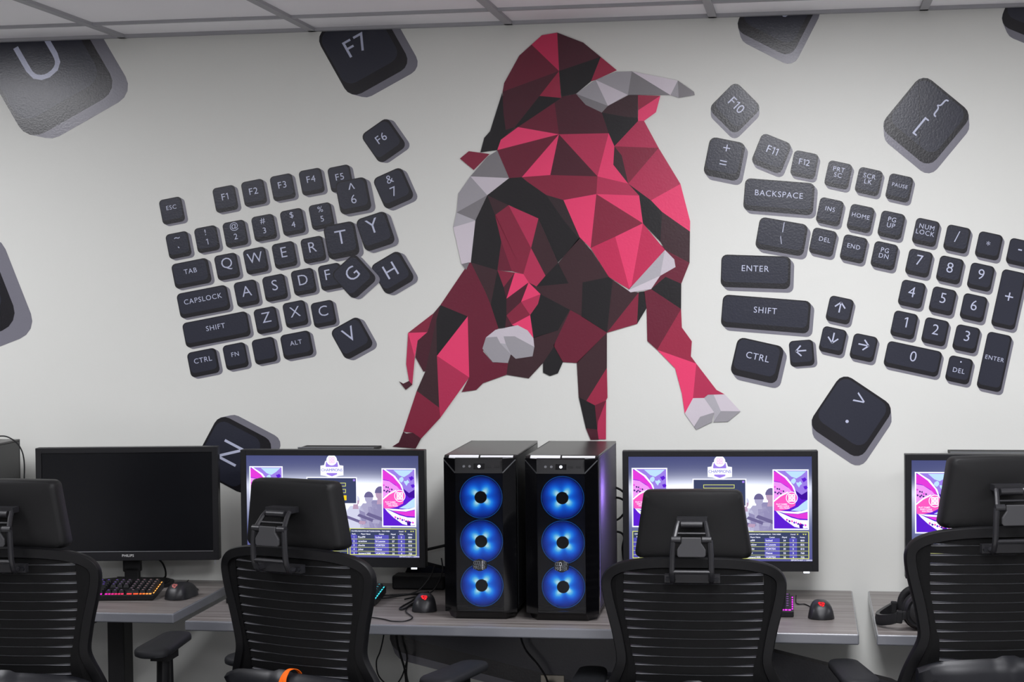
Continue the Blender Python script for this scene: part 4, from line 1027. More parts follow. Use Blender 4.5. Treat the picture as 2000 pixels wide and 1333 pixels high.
def fan_light():
    """light of four LEDs round the hub spreading through the blue blades"""
    m = bpy.data.materials.new('blue_led_blade')
    m.use_nodes = True
    nt = m.node_tree
    nt.nodes.remove(nt.nodes['Principled BSDF'])
    N = nt.nodes.new
    L = nt.links.new
    def math_(op, a, b=None, c=None):
        n = N('ShaderNodeMath')
        n.operation = op
        for i, x in enumerate((a, b, c)):
            if x is None:
                continue
            if isinstance(x, (int, float)):
                n.inputs[i].default_value = x
            else:
                L(x, n.inputs[i])
        return n.outputs[0]
    tc = N('ShaderNodeTexCoord')
    sp = N('ShaderNodeSeparateXYZ')
    L(tc.outputs['Object'], sp.inputs[0])
    x, z = sp.outputs[0], sp.outputs[2]
    r = math_('SQRT', math_('ADD', math_('MULTIPLY', x, x), math_('MULTIPLY', z, z)))
    th = math_('ARCTAN2', z, x)
    lob = math_('MULTIPLY_ADD', math_('COSINE', math_('MULTIPLY_ADD', th, 4.0, 2.6)), 0.5, 0.5)
    rn = math_('DIVIDE', math_('SUBTRACT', r, 0.017), 0.040)
    fall = math_('POWER', math_('MAXIMUM', math_('SUBTRACT', 1.0, rn), 0.0), 1.5)
    val = math_('ADD', math_('MULTIPLY', fall, math_('MULTIPLY_ADD', lob, 0.75, 0.28)), math_('MULTIPLY', math_('MAXIMUM', math_('SUBTRACT', 1.0, rn), 0.0), 0.16))
    cr = N('ShaderNodeValToRGB')
    e = cr.color_ramp.elements
    e[0].position, e[0].color = 0.0, rgb((8, 30, 110))
    e[1].position, e[1].color = 1.0, rgb((190, 240, 255))
    for p, c in ((0.10, (12, 58, 170)), (0.30, (16, 96, 225)), (0.55, (36, 150, 255)), (0.8, (110, 210, 255))):
        q = e.new(p)
        q.color = rgb(c)
    L(val, cr.inputs[0])
    em = N('ShaderNodeEmission')
    L(cr.outputs[0], em.inputs[0])
    em.inputs[1].default_value = 1.9
    L(em.outputs[0], nt.nodes['Material Output'].inputs['Surface'])
    return m
M_fan = fan_light()
M_fanring = emis('blue_led_ring', (20, 96, 190), 1.0)
M_hub = mat('fan_hub', (10, 14, 26), 0.4, 0.4)
M_purple = emis('purple_led_strip', (150, 120, 255), 3.0)
M_frost = None
def side_glass():
    m = bpy.data.materials.new('smoked_side_glass')
    m.use_nodes = True
    nt = m.node_tree
    nt.nodes.remove(nt.nodes['Principled BSDF'])
    N = nt.nodes.new
    L = nt.links.new
    t = N('ShaderNodeBsdfTranslucent')
    t.inputs[0].default_value = (0.55, 0.5, 0.62, 1)
    g = N('ShaderNodeBsdfGlossy')
    g.inputs['Roughness'].default_value = 0.35
    g.inputs[0].default_value = (0.7, 0.7, 0.72, 1)
    mx = N('ShaderNodeMixShader')
    mx.inputs[0].default_value = 0.22
    L(t.outputs[0], mx.inputs[1])
    L(g.outputs[0], mx.inputs[2])
    L(mx.outputs[0], nt.nodes['Material Output'].inputs['Surface'])
    return m
M_sideglass = side_glass()
M_strip = mat('satin_strip', (232, 233, 236), 0.35, 0.5)
TW, TH, TD = 0.199, 0.447, 0.487
def tower(label, loc, rz, fans=True, bright='O', glow=False):
    """origin: front lower middle on the desk, depth along +y"""
    t = thing('tower_computer', label, 'computer', loc, rz, 'black tower computers')
    w, h, d = TW, TH, TD
    z0 = 0.022
    b = MB()
    b.box((0, 0.035 + (d - 0.035) / 2, z0 + 0.003), (w, d - 0.035, 0.006))
    b.box((-w / 2 + 0.002, 0.035 + (d - 0.035) / 2, (z0 + h) / 2), (0.004, d - 0.035, h - z0))
    b.box((0, d - 0.003, (z0 + h) / 2), (w, 0.006, h - z0))
    b.box((0, 0.07, (z0 + h) / 2), (w - 0.004, 0.004, h - z0 - 0.01), 1)
    b.build('case_body', [M_case, M_dark], t, bevel=0.001)
    MB().box((0, 0.030 + (d - 0.030) / 2, h - 0.003), (w, d - 0.030, 0.006)).build('top_panel', M_top, t, bevel=0.0015)
    MB().box((w / 2 - 0.002, 0.050 + (d - 0.050) / 2, (z0 + h) / 2), (0.003, d - 0.054, h - z0 - 0.014)).build('side_panel', M_sideglass if glow else M_case, t)
    if glow:
        MB().box((w / 2 - 0.0035, 0.0455, (z0 + h) / 2 - 0.02), (0.003, 0.004, h - 0.11)).build('led_strip', M_purple, t)
    # front shell: bevelled frame round the smoked window
    f = MB()
    ins = 0.034          # width of the chamfered cheek on each side
    zb, zt = z0 + 0.003, h - 0.046
    fy = 0.0
    # cheeks
    for s in (-1, 1):
        f.rings([[(s * w / 2, 0.040, z), (s * w / 2, 0.016, z), (s * (w / 2 - ins), fy, z), (s * (w / 2 - ins), 0.012, z), (s * (w / 2 - 0.01), 0.040, z)] for z in (zb - 0.006, zt + (0.04 if s else 0))])
    f.box((0, 0.022, zb - 0.004), (w - 2 * ins, 0.036, 0.010))
    f.build('front_frame', M_acry, t)
    g = MB()
    g.rings([[(-w / 2 + 0.03, 0.012, 0.0), (w / 2 - 0.03, 0.012, 0.0), (w / 2 - 0.01, 0.05, 0.0), (-w / 2 + 0.01, 0.05, 0.0)], [(-w / 2 + ins, 0.0, z0 - 0.001), (w / 2 - ins, 0.0, z0 - 0.001), (w / 2, 0.05, z0 - 0.001), (-w / 2, 0.05, z0 - 0.001)]])
    g.build('front_skirt', M_acry, t)
    MB().box((0, 0.005, (zb + zt) / 2), (w - 2 * ins + 0.002, 0.003, zt - zb + 0.006)).build('front_window', M_tint, t)
    # sloped control panel
    p = MB()
    a, bb = w / 2, w / 2 - ins
    zi = h - 0.0465
    top = [(-a, 0.034, h), (a, 0.034, h)]
    mid = [(-a, 0.016, h - 0.010), (a, 0.016, h - 0.010)]
    bot = [(-bb, -0.001, zi), (bb, -0.001, zi)]
    bk = 0.045
    p.add([top[0], top[1], mid[0], mid[1], bot[0], bot[1], (-a, bk, h), (a, bk, h), (-bb, bk, zi), (bb, bk, zi), (-a, bk, h - .01), (a, bk, h - .01)],
          [(0, 1, 3, 2), (2, 3, 5, 4), (0, 6, 7, 1), (4, 5, 9, 8), (2, 4, 8, 10), (0, 2, 10, 6), (3, 11, 9, 5), (1, 7, 11, 3), (6, 10, 8, 9, 11, 7)])
    cp = p.build('control_panel', M_black, t)
    n = Vector((0, -(h - 0.010 - zi), -(0.016 + 0.001))).normalized()      # outward of the slope is -y and up
    sl = Vector((0, 0.017, (h - 0.010) - zi))
    L_ = sl.length
    ev = sl.normalized()
    nv = Vector((1, 0, 0)).cross(ev)
    if nv.y > 0:
        nv = -nv
    R = Matrix((Vector((1, 0, 0)), ev, nv)).transposed()
    def on(u, v, lift=0.0):
        return Vector((u, -0.001, zi)) + ev * v + nv * lift
    for u in (-0.042, -0.026):
        q = MB()
        q.cyl(on(u, L_ * .48, 0), on(u, L_ * .48, 0.0012), 0.0036, 14)
        q.build('audio_jack', M_chrome, cp)
    for u in (0.026, 0.048):
        MB().box(on(u, L_ * .48, 0.0004), (0.014, 0.006, 0.001), 0, R).build('usb_port', M_dark, cp)
    MB().cyl(on(0, L_ * .48, 0), on(0, L_ * .48, 0.001), 0.0042, 18).build('power_light', M_led, cp)
    MB().box(on(0, L_ * .48, 0.0), (0.030, 0.016, 0.001), 0, R).build('power_button', M_acry, cp)
    for s in (-1, 1):
        q = MB()
        q.bar((s * (a - 0.001), 0.0155, h - 0.011), (s * bb, -0.0016, zi + 0.001), 0.0022, 0.0022)
        q.build('trim_edge', M_chrome, cp)
    q = MB()
    q.box((-0.045, 0.0265, h - 0.0037), (0.082, 0.012, 0.0024), 0, Matrix.Rotation(math.radians(30), 3, 'X'))
    q.build('silver_strip', M_strip, cp)
    q = MB()
    q.box((0.046, 0.0265, h - 0.0037), (0.090, 0.008, 0.0024), 0, Matrix.Rotation(math.radians(30), 3, 'X'))
    q.build('silver_strip', M_strip, cp)
    zc = [h - 0.047 - 0.0685 - 0.1213 * i for i in range(3)]
    if fans:
        for i, z in enumerate(zc):
            fb = MB()
            nb = 9
            for kk in range(nb):
                a0 = 2 * PI * kk / nb + i * 0.25
                pts = []
                rows_ = 7
                vs = []
                for j in range(rows_):
                    r = 0.0150 + (0.0560 - 0.0150) * j / (rows_ - 1)
                    sw = 0.30 * (j / (rows_ - 1)) ** 1.3
                    wd = 2 * PI / nb * 1.12
                    for q_ in range(7):
                        aa = a0 + sw + wd * q_ / 6
                        vs.append((r * math.cos(aa), 0.004 - 0.008 * q_ / 6, r * math.sin(aa)))
                fs = [(7 * j + q_, 7 * j + q_ + 1, 7 * j + q_ + 8, 7 * j + q_ + 7) for j in range(rows_ - 1) for q_ in range(6)]
                fb.add(vs, fs)
            fo = fb.build('fan', M_fan, t, fix=False)
            fo.location = (0, 0.034, z)
            sd = fo.modifiers.new('thick', 'SOLIDIFY')
            sd.thickness = 0.0012
            hb = MB().cyl((0, -0.008, 0), (0, 0.012, 0), 0.0168, 28)
            hb.build('fan_hub', M_hub, fo, smooth=40)
            rg = MB()
            rg.tube([(0.0585 * math.cos(2 * PI * q / 40), 0.0, 0.0585 * math.sin(2 * PI * q / 40)) for q in range(41)], 0.0011, 6, 0, False)
            rg.build('fan_ring', M_fanring, fo, smooth=60)
        bz = h - 0.047 - 0.0685 - 0.1213 * 1.5
        hx = [(0.0205, 0.0), (0.019, 0.009), (0.004, 0.0165), (-0.004, 0.0165), (-0.019, 0.009), (-0.0205, 0), (-0.019, -0.009), (-0.004, -0.0165), (0.004, -0.0165), (0.019, -0.009)]
        bd = MB()
        bd.rings([[(x, y, bz + z) for x, z in hx] for y in (0.0035, -0.0015)])
        bo = bd.build('maker_badge', M_badge, t, bevel=0.0008)
        lt = MB()
        for row, wd in enumerate(('COOLER', 'MASTER')):
            for j, ch in enumerate(wd):
                mi = 1 if j == (2 if bright == 'O' else 4) else 0
                lt.text(ch, (-0.0135 + 0.0054 * j, -0.0019, bz + (0.0062 if row == 0 else -0.0062)), 0.0105, (0.62, 0, 0), (0, 0, 1), mi)
        lt.build('badge_lettering', [M_plate2, M_white], bo, fix=False)
    for s in (-1, 1):
        for y in (0.09, d - 0.05):
            MB().cyl((s * (w / 2 - 0.03), y, 0.0), (s * (w / 2 - 0.03), y, z0 + 0.004), 0.014, 14).build('foot', M_rubber, t)
    q = MB()
    q.cyl((-w / 2 - 0.006, 0.10, h - 0.033), (-w / 2, 0.10, h - 0.033), 0.006, 12)
    q.build('thumbscrew', M_dark, t)
    if not glow:
        return t
    li = bpy.data.lights.new('case_glow', 'POINT')
    li.color = (0.45, 0.32, 1.0)
    li.energy = 0.55
    li.shadow_soft_size = 0.02
    lo = bpy.data.objects.new('case_glow', li)
    COL.objects.link(lo)
    lo.parent = t
    lo.location = (w / 2 - 0.05, 0.12, h - 0.11)
    return t
M_badge = mat('badge_dark', (26, 27, 30), 0.3, 0.5)
M_plate2 = mat('badge_letter_grey', (120, 124, 130), 0.3, 0.5)
tower('black tower computer with three blue fans, beside the left lit monitor', (-0.878, -0.571, DZ), 0.020, True, 'R')
tower('black tower computer with three blue fans and a purple lit side panel', (-0.653, -0.574, DZ), -0.001, True, 'O', True)
tower('black tower computer behind the headrest at the left edge', (-2.423 - TW / 2, -0.085 - TD, DZ), 0.0, True, 'R')
# ---------------------------------------------------------------- keyboards
M_keyc = mat('keycap_black', (24, 24, 27), 0.45, 0.4)
M_kbase = mat('keyboard_plate', (18, 18, 20), 0.4, 0.4)
def ramp_emis(name, stops, strength, x0, x1):
    m = emis(name, (255, 255, 255), strength)
    nt = m.node_tree
    tc = nt.nodes.new('ShaderNodeTexCoord')
    sp = nt.nodes.new('ShaderNodeSeparateXYZ')
    mr = nt.nodes.new('ShaderNodeMapRange')
    mr.inputs[1].default_value, mr.inputs[2].default_value = x0, x1
    cr = nt.nodes.new('ShaderNodeValToRGB')
    e = cr.color_ramp.elements
    e[0].position, e[0].color = stops[0][0], rgb(stops[0][1])
    e[1].position, e[1].color = stops[-1][0], rgb(stops[-1][1])
    for p, c in stops[1:-1]:
        e.new(p).color = rgb(c)
    nt.links.new(tc.outputs['Object'], sp.inputs[0])
    nt.links.new(sp.outputs[0], mr.inputs[0])
    nt.links.new(mr.outputs[0], cr.inputs[0])
    em = [n for n in nt.nodes if n.type == 'EMISSION'][0]
    nt.links.new(cr.outputs[0], em.inputs[0])
    return m
def keyboard(label, loc, rz, glow, dim):
    """origin: front right lower corner; the keys run to -x and +y"""
    t = thing('keyboard', label, 'keyboard', loc, rz, 'backlit keyboards')
    w, d = 0.44, 0.150
    h0, h1 = 0.017, 0.034
    c = MB()
    prof = [(0.0, 0.002), (0.0, h0), (d, h1), (d, 0.012), (0.02, 0.002)]
    c.rings([[(x, y, z) for y, z in prof] for x in (-w, 0)])
    c.build('case', M_kbase, t, bevel=0.0015)
    MB().box((-w / 2, 0.012, 0.0015), (w * 0.9, 0.012, 0.003)).build('foot', M_rubber, t)
    MB().box((-w / 2, d - 0.012, 0.006), (w * 0.9, 0.012, 0.012)).build('foot', M_rubber, t)
    keys, legs, leak = MB(), MB(), MB()
    sl = math.atan2(h1 - h0, d)
    def at(x, y, lift):
        return Vector((x, y - math.sin(sl) * lift, h0 + (h1 - h0) * y / d + math.cos(sl) * lift))
    u = 0.0190
    pitch = (d - 0.020) / 6.15
    rows = []
    right = -0.006
    pad = lambda x, n: [(x - u * i, u) for i in range(n)]
    for r in range(6):
        y = 0.010 + pitch * (r + (0.15 if r == 5 else 0) + 0.5)
        line = []
        if r == 0:
            line += [(right - u * .5, u), (right - u * 1.5, u), (right - 3 * u, 2 * u)]
        elif r == 5:
            line += [(right - u * (.5 + i), u) for i in range(4)]
        else:
            line += [(right - u * (.5 + i), u) for i in range(4)]
        nx = right - 4 * u - 0.006
        if r in (0, 3, 4, 5):
            line += [(nx - u * (.5 + i), u) for i in range(3)]
        elif r == 1:
            line += [(nx - u * 1.5, u)]
        mx = nx - 3 * u - 0.006
        seq = {0: [1.25, 1.25, 1.25, 1.25, 6.0, 1.25, 1.25, 1.25], 1: [2.6] + [1] * 10 + [2.0], 2: [2.2] + [1] * 11 + [1.6], 3: [1.5] + [1] * 12 + [1.3], 4: [1.9] + [1] * 13, 5: [1] * 4 + [1.25] + [1] * 4 + [1.25] + [1] * 4}[r]
        tot = w + mx - 0.006
        k_ = tot / (sum(seq) * u)
        x = mx
        for s in seq:
            line.append((x - s * u * k_ / 2, s * u * k_))
            x -= s * u * k_
        for kx, kw in line:
            a, b = kw / 2 - 0.0009, pitch / 2 - 0.0009
            lo = [at(kx + sx * a, y + sy * b, 0.0012) for sx, sy in ((-1, -1), (1, -1), (1, 1), (-1, 1))]
            hi = [at(kx + sx * (a - 0.0022), y + sy * (b - 0.0020) + 0.0006, 0.0095) for sx, sy in ((-1, -1), (1, -1), (1, 1), (-1, 1))]
            keys.rings([lo, hi])
            lw = min(a - 0.004, 0.0030)
            legs.poly([at(kx + sx * lw - 0.001, y + 0.0015 + sy * 0.0016, 0.0097) for sx, sy in ((-1, -1), (1, -1), (1, 1), (-1, 1))])
            if r == 0:
                for o_ in (-0.25, 0.25):
                    leak.poly([at(kx + kw * o_ + sx * kw * 0.19, 0.0060 + sy * 0.0024, 0.0008 + (0.0022 if sy > 0 else 0)) for sx, sy in ((-1, -1), (1, -1), (1, 1), (-1, 1))])
        leak.poly([at(right + 0.0028 + sx * 0.0017, y + sy * pitch * 0.30, 0.0010) for sx, sy in ((-1, -1), (1, -1), (1, 1), (-1, 1))])
    keys.build('key_block', M_keyc, t, fix=True)
    face = legs.build('legend_print', dim, t, fix=False)
    leak.build('backlight', glow, t, fix=False)
    return t
G1 = ramp_emis('backlight_rainbow', [(0.0, (120, 60, 255)), (0.50, (150, 60, 255)), (0.62, (230, 40, 220)), (0.74, (255, 40, 120)), (0.86, (255, 70, 50)), (0.93, (255, 120, 50)), (1.0, (255, 180, 90))], 1.6, -0.44, 0.0)
G1d = ramp_emis('legend_rainbow', [(0.0, (90, 70, 200)), (0.62, (100, 70, 190)), (0.75, (110, 90, 120)), (1.0, (150, 120, 110))], 1.5, -0.44, 0.0)
G2 = emis('backlight_cyan', (70, 230, 250), 1.8)
G2d = emis('legend_cyan', (80, 190, 210), 1.0)
G3 = emis('backlight_magenta', (235, 60, 235), 1.7)
G3d = emis('legend_violet', (190, 120, 220), 1.0)
keyboard('black keyboard glowing violet to orange under the switched-off monitor', (-1.884, -0.377, DZ), 0.146, G1, G1d)
keyboard('black keyboard glowing cyan behind the chair with the orange ribbon', (-1.213, -0.401, DZ), 0.02, G2, G2d)
keyboard('black keyboard glowing magenta beside the mouse at the desk end', (-0.035, -0.453, DZ), 0.01, G3, G3d)

# ---------------------------------------------------------------- mice
M_mouse = mat('mouse_shell', (34, 34, 37), 0.38, 0.45)
M_red = emis('red_led', (255, 40, 48), 1.6)
M_reddim = mat('red_print', (205, 120, 115), 0.4, 0.4)
def mouse(label, loc, rz, lit, cable):
    t = thing('computer_mouse', label, 'mouse', loc, rz, 'gaming mice')
    L_, Wd, H = 0.126, 0.073, 0.043
    mb = MB()
    n = 22
    rs = []
    for i in range(17):
        s = i / 16
        y = -L_ / 2 + L_ * s
        e = (1 - (2 * s - 1) ** 4 * 0.999) ** 0.5
        hgt = H * (0.995 - 0.9 * (s - 0.36) ** 2) * e + 0.003
        wd = Wd / 2 * (0.93 + 0.10 * math.cos((s - 0.15) * 2 * PI * 0.9) * 0.8) * max(e, 0.12) ** 0.8
        ring = []
        for k_ in range(n):
            a = 2 * PI * k_ / n
            ca, sa = math.cos(a), math.sin(a)
            x = wd * math.copysign(abs(ca) ** 0.62, ca)
            z = hgt * max(sa, 0) ** 0.72 if sa >= 0 else -0.001 * abs(sa)
            x *= (1 - 0.16 * (z / H))
            ring.append((x, y, z + 0.0015))
        rs.append(ring)
    mb.rings(rs)
    body = mb.build('shell', M_mouse, t, smooth=50)
    w = MB().cyl((-0.004, 0.030, 0.030), (0.004, 0.030, 0.030), 0.011, 18)
    w.build('scroll_wheel', M_rubber, t, smooth=40)
    # emblem on the rear hump, a small curled crest
    def surf(u, v):
        s = v
        y = -L_ / 2 + L_ * s
        e = (1 - (2 * s - 1) ** 4 * 0.999) ** 0.5
        hgt = H * (0.995 - 0.9 * (s - 0.36) ** 2) * e + 0.003
        wd = Wd / 2 * 0.95
        sa = max(0.0, 1 - abs(u / wd) ** 3.0) ** 0.36
        return Vector((u, y, hgt * sa + 0.0026))
    em = MB()
    crest = [[(-.6, 1.0), (-.1, .75), (.5, .85), (1, .6), (.55, .45), (-.3, .45), (-.9, .6)], [(-1, .45), (-.35, .35), (-.3, .0), (-.75, -.1)], [(-.75, -.25), (-.2, -.1), (.1, -.55), (-.2, -.85)],
             [(.0, -.9), (.35, -.55), (.75, -.25), (.8, -.75), (.4, -1.05)], [(.45, .2), (.95, .3), (1.0, -.2), (.6, -.15), (.2, .05), (-.1, .2)], [(-.05, -.05), (.35, -.1), (.45, -.35), (.15, -.35)]]
    for q in crest:
        em.poly([surf(x * 0.0092, 0.155 + y * 0.062) for x, y in q])
    em.build('emblem', M_red if lit else M_reddim, body, fix=False)
    if cable:
        R = Matrix.Rotation(-rz, 3, 'Z')
        pts = [R @ (Vector(p) - Vector(loc)) for p in cable]
        MB().tube(smooth_path(pts, 5), 0.0018, 6).build('mouse_cable', M_rubber, t, smooth=60)
    return t
z = DZ
mouse('dark mouse with an unlit crest near the corner of the desk', (-1.820, -0.312, z), -0.18, False,
      [(-1.812, -0.255, z + 0.008), (-1.81, -0.20, z + 0.003), (-1.83, -0.165, z + 0.003), (-1.86, -0.13, z + 0.003), (-1.89, -0.075, z + 0.003), (-1.90, -0.03, z + 0.003)])
mouse('black mouse with a glowing red crest beside the tangled cables', (-1.062, -0.430, z), 0.15, True,
      [(-1.071, -0.369, z + 0.008), (-1.095, -0.350, z + 0.003), (-1.112, -0.41, z + 0.003), (-1.104, -0.49, z + 0.003), (-1.066, -0.575, z + 0.003), (-1.075, -0.63, z + 0.003), (-1.108, -0.635, z + 0.003), (-1.144, -0.605, z + 0.003), (-1.20, -0.575, z + 0.003), (-1.27, -0.55, z + 0.003)])
mouse('black mouse with a glowing red crest near the clear desk end', (0.037, -0.425, z), 0.05, True,
      [(0.030, -0.366, z + 0.008), (0.014, -0.31, z + 0.003), (-0.005, -0.262, z + 0.003), (-0.022, -0.262, z + 0.003), (-0.030, -0.23, z + 0.003), (-0.03, -0.12, z + 0.003)])

# ---------------------------------------------------------------- headset on the desk
M_head2 = mat('headset_plastic', (26, 26, 28), 0.38, 0.45)
M_cushion = mat('headset_cushion', (20, 20, 22), 0.7, 0.3)
hs = thing('headset', 'black headset lying on the desk behind the chair at the right edge', 'headset', (0.292, -0.605, DZ), 0.06)
def cup(y, s, nm):
    c = MB()
    R_ = 0.0475
    prof = [(0.0, 0.0), (0.62, 0.0), (0.70, 0.004), (0.86, 0.002), (0.93, 0.006), (0.97, 0.014), (0.97, 0.022)]
    rs = [[(R_ * 0.92 * r * math.cos(2 * PI * k_ / 36), y - s * 0.012 + s * d_, 0.0495 + R_ * r * math.sin(2 * PI * k_ / 36)) for k_ in range(36)] for r, d_ in prof[1:]]
    c.rings(rs)
    o = c.build('ear_cup', M_head2, hs, smooth=50)
    q = MB()
    q.tube([(R_ * 0.92 * 0.82 * math.cos(2 * PI * k_ / 40), y - s * 0.0105, 0.0495 + R_ * 0.82 * math.sin(2 * PI * k_ / 40)) for k_ in range(41)], 0.0018, 6, 0, False)
    q.build('cup_ring', M_case, o, smooth=60)
    q = MB()
    q.tube([(0.86 * R_ * 0.92 * math.cos(2 * PI * k_ / 36), y + s * 0.018, 0.0495 + R_ * 0.86 * math.sin(2 * PI * k_ / 36)) for k_ in range(37)], 0.0095, 8, 0, False)
    q.build('ear_cushion', M_cushion, o, smooth=60)
cup(0.0, 1, 'a')
cup(0.135, -1, 'b')
hb = MB()
path = [(-0.028, -0.004, 0.046), (-0.050, -0.004, 0.038), (-0.075, 0.010, 0.027), (-0.097, 0.040, 0.020), (-0.104, 0.068, 0.0185), (-0.097, 0.096, 0.020), (-0.075, 0.126, 0.027), (-0.050, 0.139, 0.038), (-0.028, 0.139, 0.046)]
sp_ = smooth_path(path, 4)
rs = []
for i, p in enumerate(sp_):
    tn = (sp_[min(i + 1, len(sp_) - 1)] - sp_[max(i - 1, 0)])
    tn.z = 0
    tn.normalize()
    nn = Vector((-tn.y, tn.x, 0))
    hh = 0.014 if 4 < i < len(sp_) - 5 else 0.011
    rs.append([p + nn * a + Vector((0, 0, b)) for a, b in ((-.006, -hh), (.004, -hh), (.006, 0), (.004, hh), (-.006, hh), (-.008, 0))])
hb.rings(rs)
hb.build('headband', M_head2, hs, smooth=50)
for y in (-0.004, 0.139):
    MB().box((-0.054, y + (0.002 if y < 0 else -0.002), 0.036), (0.016, 0.020, 0.032), 0, Matrix.Rotation(0.1, 3, 'Y')).build('slider', M_cushion, hs, bevel=0.003)

# ---------------------------------------------------------------- cables and small things behind the screens
def cable(name, label, pts, r=0.003, group='loose black cables', k_=6):
    o = MB().tube(smooth_path(pts, k_), r, 7).build(name, M_rubber, None, smooth=60)
    tag(o, label, 'cable', group)
    return o
cable('cable', 'black cable arching over the tower at the left edge', [(-2.50, -0.20, 1.196), (-2.435, -0.2, 1.206), (-2.402, -0.2, 1.2), (-2.372, -0.2, 1.175), (-2.358, -0.2, 1.131), (-2.360, -0.2, 1.05), (-2.37, -0.2, 0.9), (-2.40, -0.2, 0.7445)], 0.0022)
cable('cable', 'black cable hanging from the switched-off monitor to its desk', [(-1.972, -0.11, 0.824), (-1.968, -0.07, 0.80), (-1.972, -0.035, 0.765), (-1.99, -0.018, 0.745), (-2.06, -0.012, 0.745), (-2.14, -0.012, 0.745)], 0.003)
tw = [((-0.60, -0.080, 1.06), (-0.545, -0.10, 1.047), (-0.522, -0.10, 1.025), (-0.505, -0.09, 0.99), (-0.47, -0.07, 0.97)), ((-0.60, -0.080, 1.02), (-0.545, -0.10, 1.020), (-0.524, -0.10, 1.005), (-0.505, -0.09, 0.975), (-0.46, -0.07, 0.95)),
      ((-0.60, -0.080, 0.94), (-0.553, -0.075, 0.952), (-0.530, -0.072, 0.972), (-0.505, -0.06, 0.985), (-0.46, -0.04, 0.985)), ((-0.60, -0.080, 0.91), (-0.555, -0.065, 0.915), (-0.535, -0.06, 0.90), (-0.54, -0.055, 0.86), (-0.53, -0.05, 0.80), (-0.50, -0.05, 0.7450))]
for pts, lb in zip(tw, ('uppermost black cable between the purple lit tower and the monitor', 'second black cable down between the purple lit tower and the monitor', 'third black cable curving up between the purple lit tower and the monitor', 'black cable dropping to the desk behind the purple lit tower')):
    cable('cable', lb, pts, 0.0034)
td = [((-0.93, -0.06, 0.90), (-1.00, -0.07, 0.885), (-1.08, -0.08, 0.868), (-1.16, -0.09, 0.85)), ((-0.93, -0.06, 0.88), (-1.00, -0.07, 0.868), (-1.04, -0.050, 0.845), (-1.055, -0.040, 0.80), (-1.058, -0.03, 0.7450)),
      ((-0.93, -0.060, 0.86), (-1.00, -0.055, 0.832), (-1.05, -0.11, 0.838), (-1.055, -0.14, 0.81), (-1.045, -0.14, 0.78), (-1.035, -0.14, 0.7450))]
for pts, lb in zip(td, ('straight black cable rising from monitor to the left tower', 'black cable looping down behind the left lit monitor', 'twisted black cable beside the left tower')):
    cable('cable', lb, pts, 0.0045)
cable('cable', 'thin grey cable hanging from the left lit monitor onto the desk', [(-1.088, -0.165, 0.822), (-1.100, -0.175, 0.79), (-1.128, -0.19, 0.755), (-1.155, -0.205, 0.7435), (-1.185, -0.225, 0.7435), (-1.21, -0.235, 0.7435), (-1.235, -0.238, 0.7435)], 0.0022)
cable('cable', 'thin cable curving from the left tower down to the mouse', [(-1.073, -0.14, 0.84), (-1.066, -0.16, 0.805), (-1.078, -0.19, 0.765), (-1.10, -0.22, 0.7445), (-1.13, -0.26, 0.7435), (-1.15, -0.30, 0.7435)], 0.0022)
cable('cable', 'folded bundle of mouse cable lying beside the glowing red mouse', [(-1.125, -0.25, 0.7445), (-1.122, -0.33, 0.7445), (-1.130, -0.42, 0.7445), (-1.128, -0.46, 0.7445), (-1.115, -0.45, 0.7445), (-1.112, -0.36, 0.7445), (-1.108, -0.26, 0.7445), (-1.14, -0.22, 0.7445), (-1.21, -0.24, 0.7445)], 0.0028)
cable('cable', 'thin dark cable lying across the desk behind the folded bundle', [(-1.10, -0.20, 0.7480), (-1.15, -0.245, 0.7480), (-1.22, -0.29, 0.7445), (-1.30, -0.29, 0.7445)], 0.0026)
cable('cable', 'thin cable under the desk hanging leftmost of three', [(-1.262, -0.05, 0.70), (-1.272, -0.05, 0.60), (-1.285, -0.05, 0.54), (-1.298, -0.05, 0.505), (-1.29, -0.05, 0.46), (-1.25, -0.05, 0.43), (-1.22, -0.05, 0.46), (-1.20, -0.05, 0.52)], 0.0022)
cable('cable', 'thick cable under the desk hanging in the middle of three', [(-1.238, -0.04, 0.70), (-1.236, -0.04, 0.58), (-1.226, -0.04, 0.53), (-1.212, -0.04, 0.48), (-1.208, -0.04, 0.42), (-1.21, -0.04, 0.3), (-1.25, -0.06, 0.1), (-1.3, -0.1, 0.006)], 0.0034)
cable('cable', 'curved cable under the desk hanging rightmost of three', [(-1.225, -0.06, 0.70), (-1.212, -0.06, 0.58), (-1.200, -0.06, 0.53), (-1.202, -0.06, 0.47), (-1.19, -0.06, 0.43), (-1.16, -0.06, 0.38), (-1.15, -0.06, 0.2), (-1.2, -0.08, 0.006)], 0.0026)
pa = MB().box((-1.150, -0.085, DZ + 0.021), (0.16, 0.07, 0.042)).build('power_adapter', M_dark, None, bevel=0.006)
tag(pa, 'black power adapter on the desk behind the left lit monitor', 'adapter')
for (x0, x1, zc, wh) in ((-1.520, -1.284, 1.164, 'above the left lit monitor'), (0.408, 0.65, 1.158, 'above the monitor at the right edge')):
    t = thing('wall_shelf', 'thin black shelf with silver edge on the wall ' + wh, 'shelf', ((x0 + x1) / 2, -0.055, zc), 0, 'thin wall shelves')
    MB().box((0, 0, -0.004), (x1 - x0, 0.10, 0.008)).build('board', M_dark, t)
    MB().box((0, -0.051, 0.0015), (x1 - x0, 0.003, 0.004)).build('silver_edge', M_silver, t)
    MB().box((0, 0.0475, -0.020), (x1 - x0 - .04, 0.005, 0.03)).build('wall_bracket', M_dark, t)
t = thing('wall_outlet', 'steel wall outlet with two black plugs below the desk', 'outlet', (-0.762, -0.003, 0.41))
M_steel = mat('outlet_steel', (176, 170, 156), 0.35, 0.5, metal=0.6)
